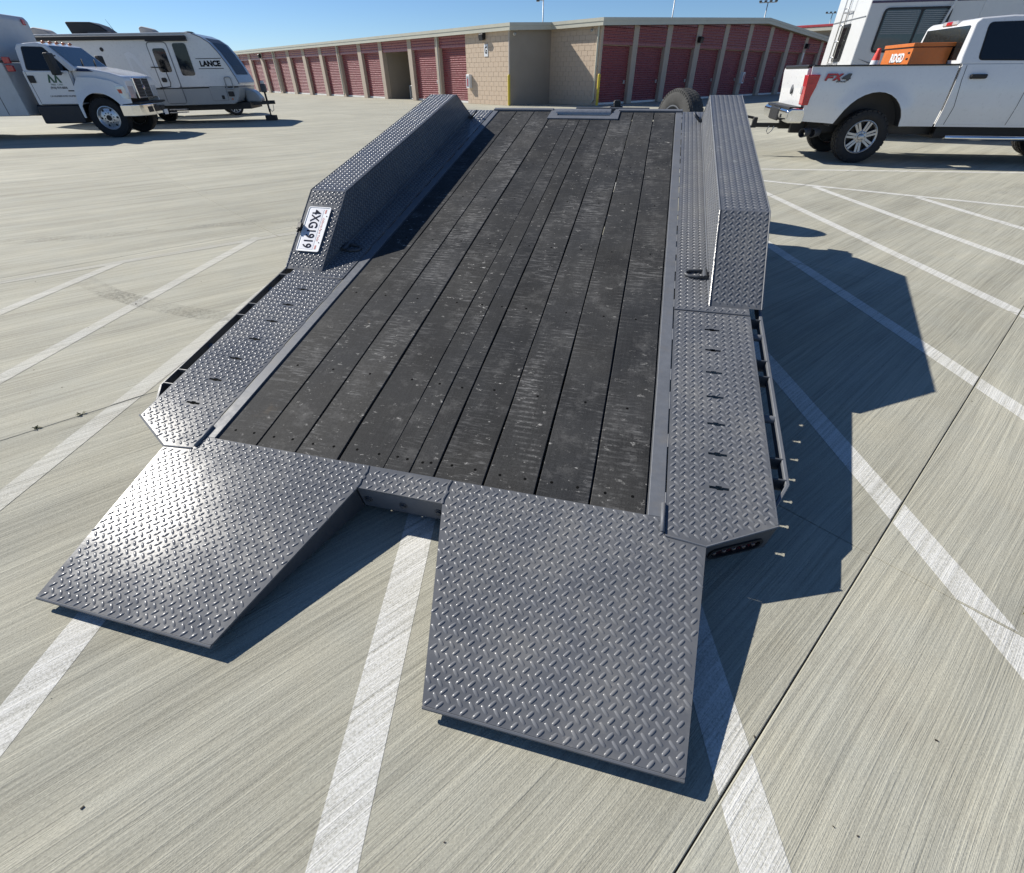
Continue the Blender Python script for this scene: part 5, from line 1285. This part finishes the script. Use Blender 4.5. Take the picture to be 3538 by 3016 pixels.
for xx, rr in ((-6.2, .30), (-3.05, .26)): vb(MB().prism([(xx-rr, 2.45), (xx+rr, 2.45), (xx+rr*.4, 2.60), (xx-rr*.6, 2.66), (xx-rr, 2.64)], lambda a, b: Vector((a, .8, b)), lambda a, b: Vector((a, 1.3, b))), 'roof_vent', paint('beige_vent', (.42, .38, .34), .6), LN, .05)
MB().lathe([(.20, 0), (.19, .04), (.12, .075), (.0001, .09)], (-1.85, .9, 2.44), UP, 18).build('roof_dome', M_BLACK, LN, smooth=True)
MB().tube([(-3.88, .4, 2.45), (-3.88, .4, 2.53), (-4.0, .4, 2.80)], .012, 6, True, .004).build('aerial', M_BLACK, LN)
stp = MB(); stp.box((-2.95, -.18, .36), (-2.4, .02, .39), .004); stp.box((-2.95, -.12, .44), (-2.4, .06, .47), .004); stp.build('entry_step', M_ALU, LN)
for xx in (-4.6, -3.85):
    for yy, fc in ((.14, -1), (LY-.14, 1)):
        ty = tyre(LN, (xx, yy, .33), (0, 1, 0), .33, .2, .19); rim(ty, (xx, yy, .33), (0, 1, 0), .19, .2, 'mesh', fc, M_ALU)
MB().box((-6.9, .25, .40), (-.4, 1.85, .58)).build('chassis', M_BLACK, LN)
tgu = MB()
for s in (-1, 1):
    a, b = Vector((-1.2, LY/2+s*.75, .54)), Vector((.10, LY/2+s*.05, .54)); tgu.box((0, -.05, -.03), ((b-a).length, .05, .03), .004, frame(a, (b-a), (0, 0, 1)))
tgu.box((-.05, LY/2-.06, .49), (.26, LY/2+.06, .60), .01); tgu.build('tongue', M_BLACK, LN)
vb(MB().prism([(-.62, .57), (-.10, .57), (-.13, .70), (-.26, .88), (-.42, .95), (-.60, .97)], lambda a, b: Vector((a, LY/2-.32, b)), lambda a, b: Vector((a, LY/2+.32, b))), 'gas_bottle_cover', M_RVG, LN, .06)
jkk = MB().tube([(0, LY/2, .26), (0, LY/2, .84)], .035, 10); jkk.tube([(0, LY/2, .14), (0, LY/2, .28)], .025, 8); jkk.build('jack', M_BLACK, LN)
vb(MB().box((-.09, LY/2-.09, .84), (.09, LY/2+.09, 1.08)), 'jack_motor', M_FRAMED, LN, .03); MB().box((-.06, LY/2-.06, 1.08), (.06, LY/2+.06, 1.18), .02).build('jack_cap', M_RVW, LN)
MB().tube([(.20, LY/2-.1, .48), (.18, LY/2-.1, .32), (.10, LY/2-.1, .27), (.05, LY/2-.1, .36), (.04, LY/2-.1, .48)], .012, 6).build('safety_chain', M_STEEL, LN)
WBk = vb(MB().box((-.18, -.16, 0), (.18, .16, .155)), 'wood_block', paint('weathered_timber', (.05, .045, .04), .9), None, .008)
WBk.location = (-8.906, 21.122, 0); WBk.rotation_euler = (0, 0, R(10)); tag(WBk, 'dark timber block under the jack of the travel trailer', 'block')

# ================================================================== car seen below the travel trailer
CR = thing('parked_car', (-11.5, 23.96, 0), R(33), 'dark car with bright alloy wheels half hidden behind the travel trailer', 'car')
co = [(-3.3, .28)]+arch(-2.5, .30, .36, .40, .30)[::-1][1:-1]+arch(0, .30, .36, .40, .30)[::-1][1:-1]+[(.75, .28), (.85, .45), (.80, .75), (.2, .90), (-.55, .98), (-1.1, 1.38), (-2.5, 1.42), (-3.2, 1.0), (-3.35, .8)]
vb(yprism(co, 0, 1.7), 'body', M_DARKCAR, CR, .04)
sidewin(CR, [(-2.6, 1.0), (-.75, 1.0), (-1.15, 1.32), (-2.4, 1.36)], lambda z: 0, 0, M_GLASS, 'side_window', .05, .005)
for xx in (0, -2.5):
    for yy, fc in ((.10, -1), (1.6, 1)):
        ty = tyre(CR, (xx, yy, .31), (0, 1, 0), .31, .2, .215); rim(ty, (xx, yy, .31), (0, 1, 0), .213, .2, 'mesh', fc, M_ALU)
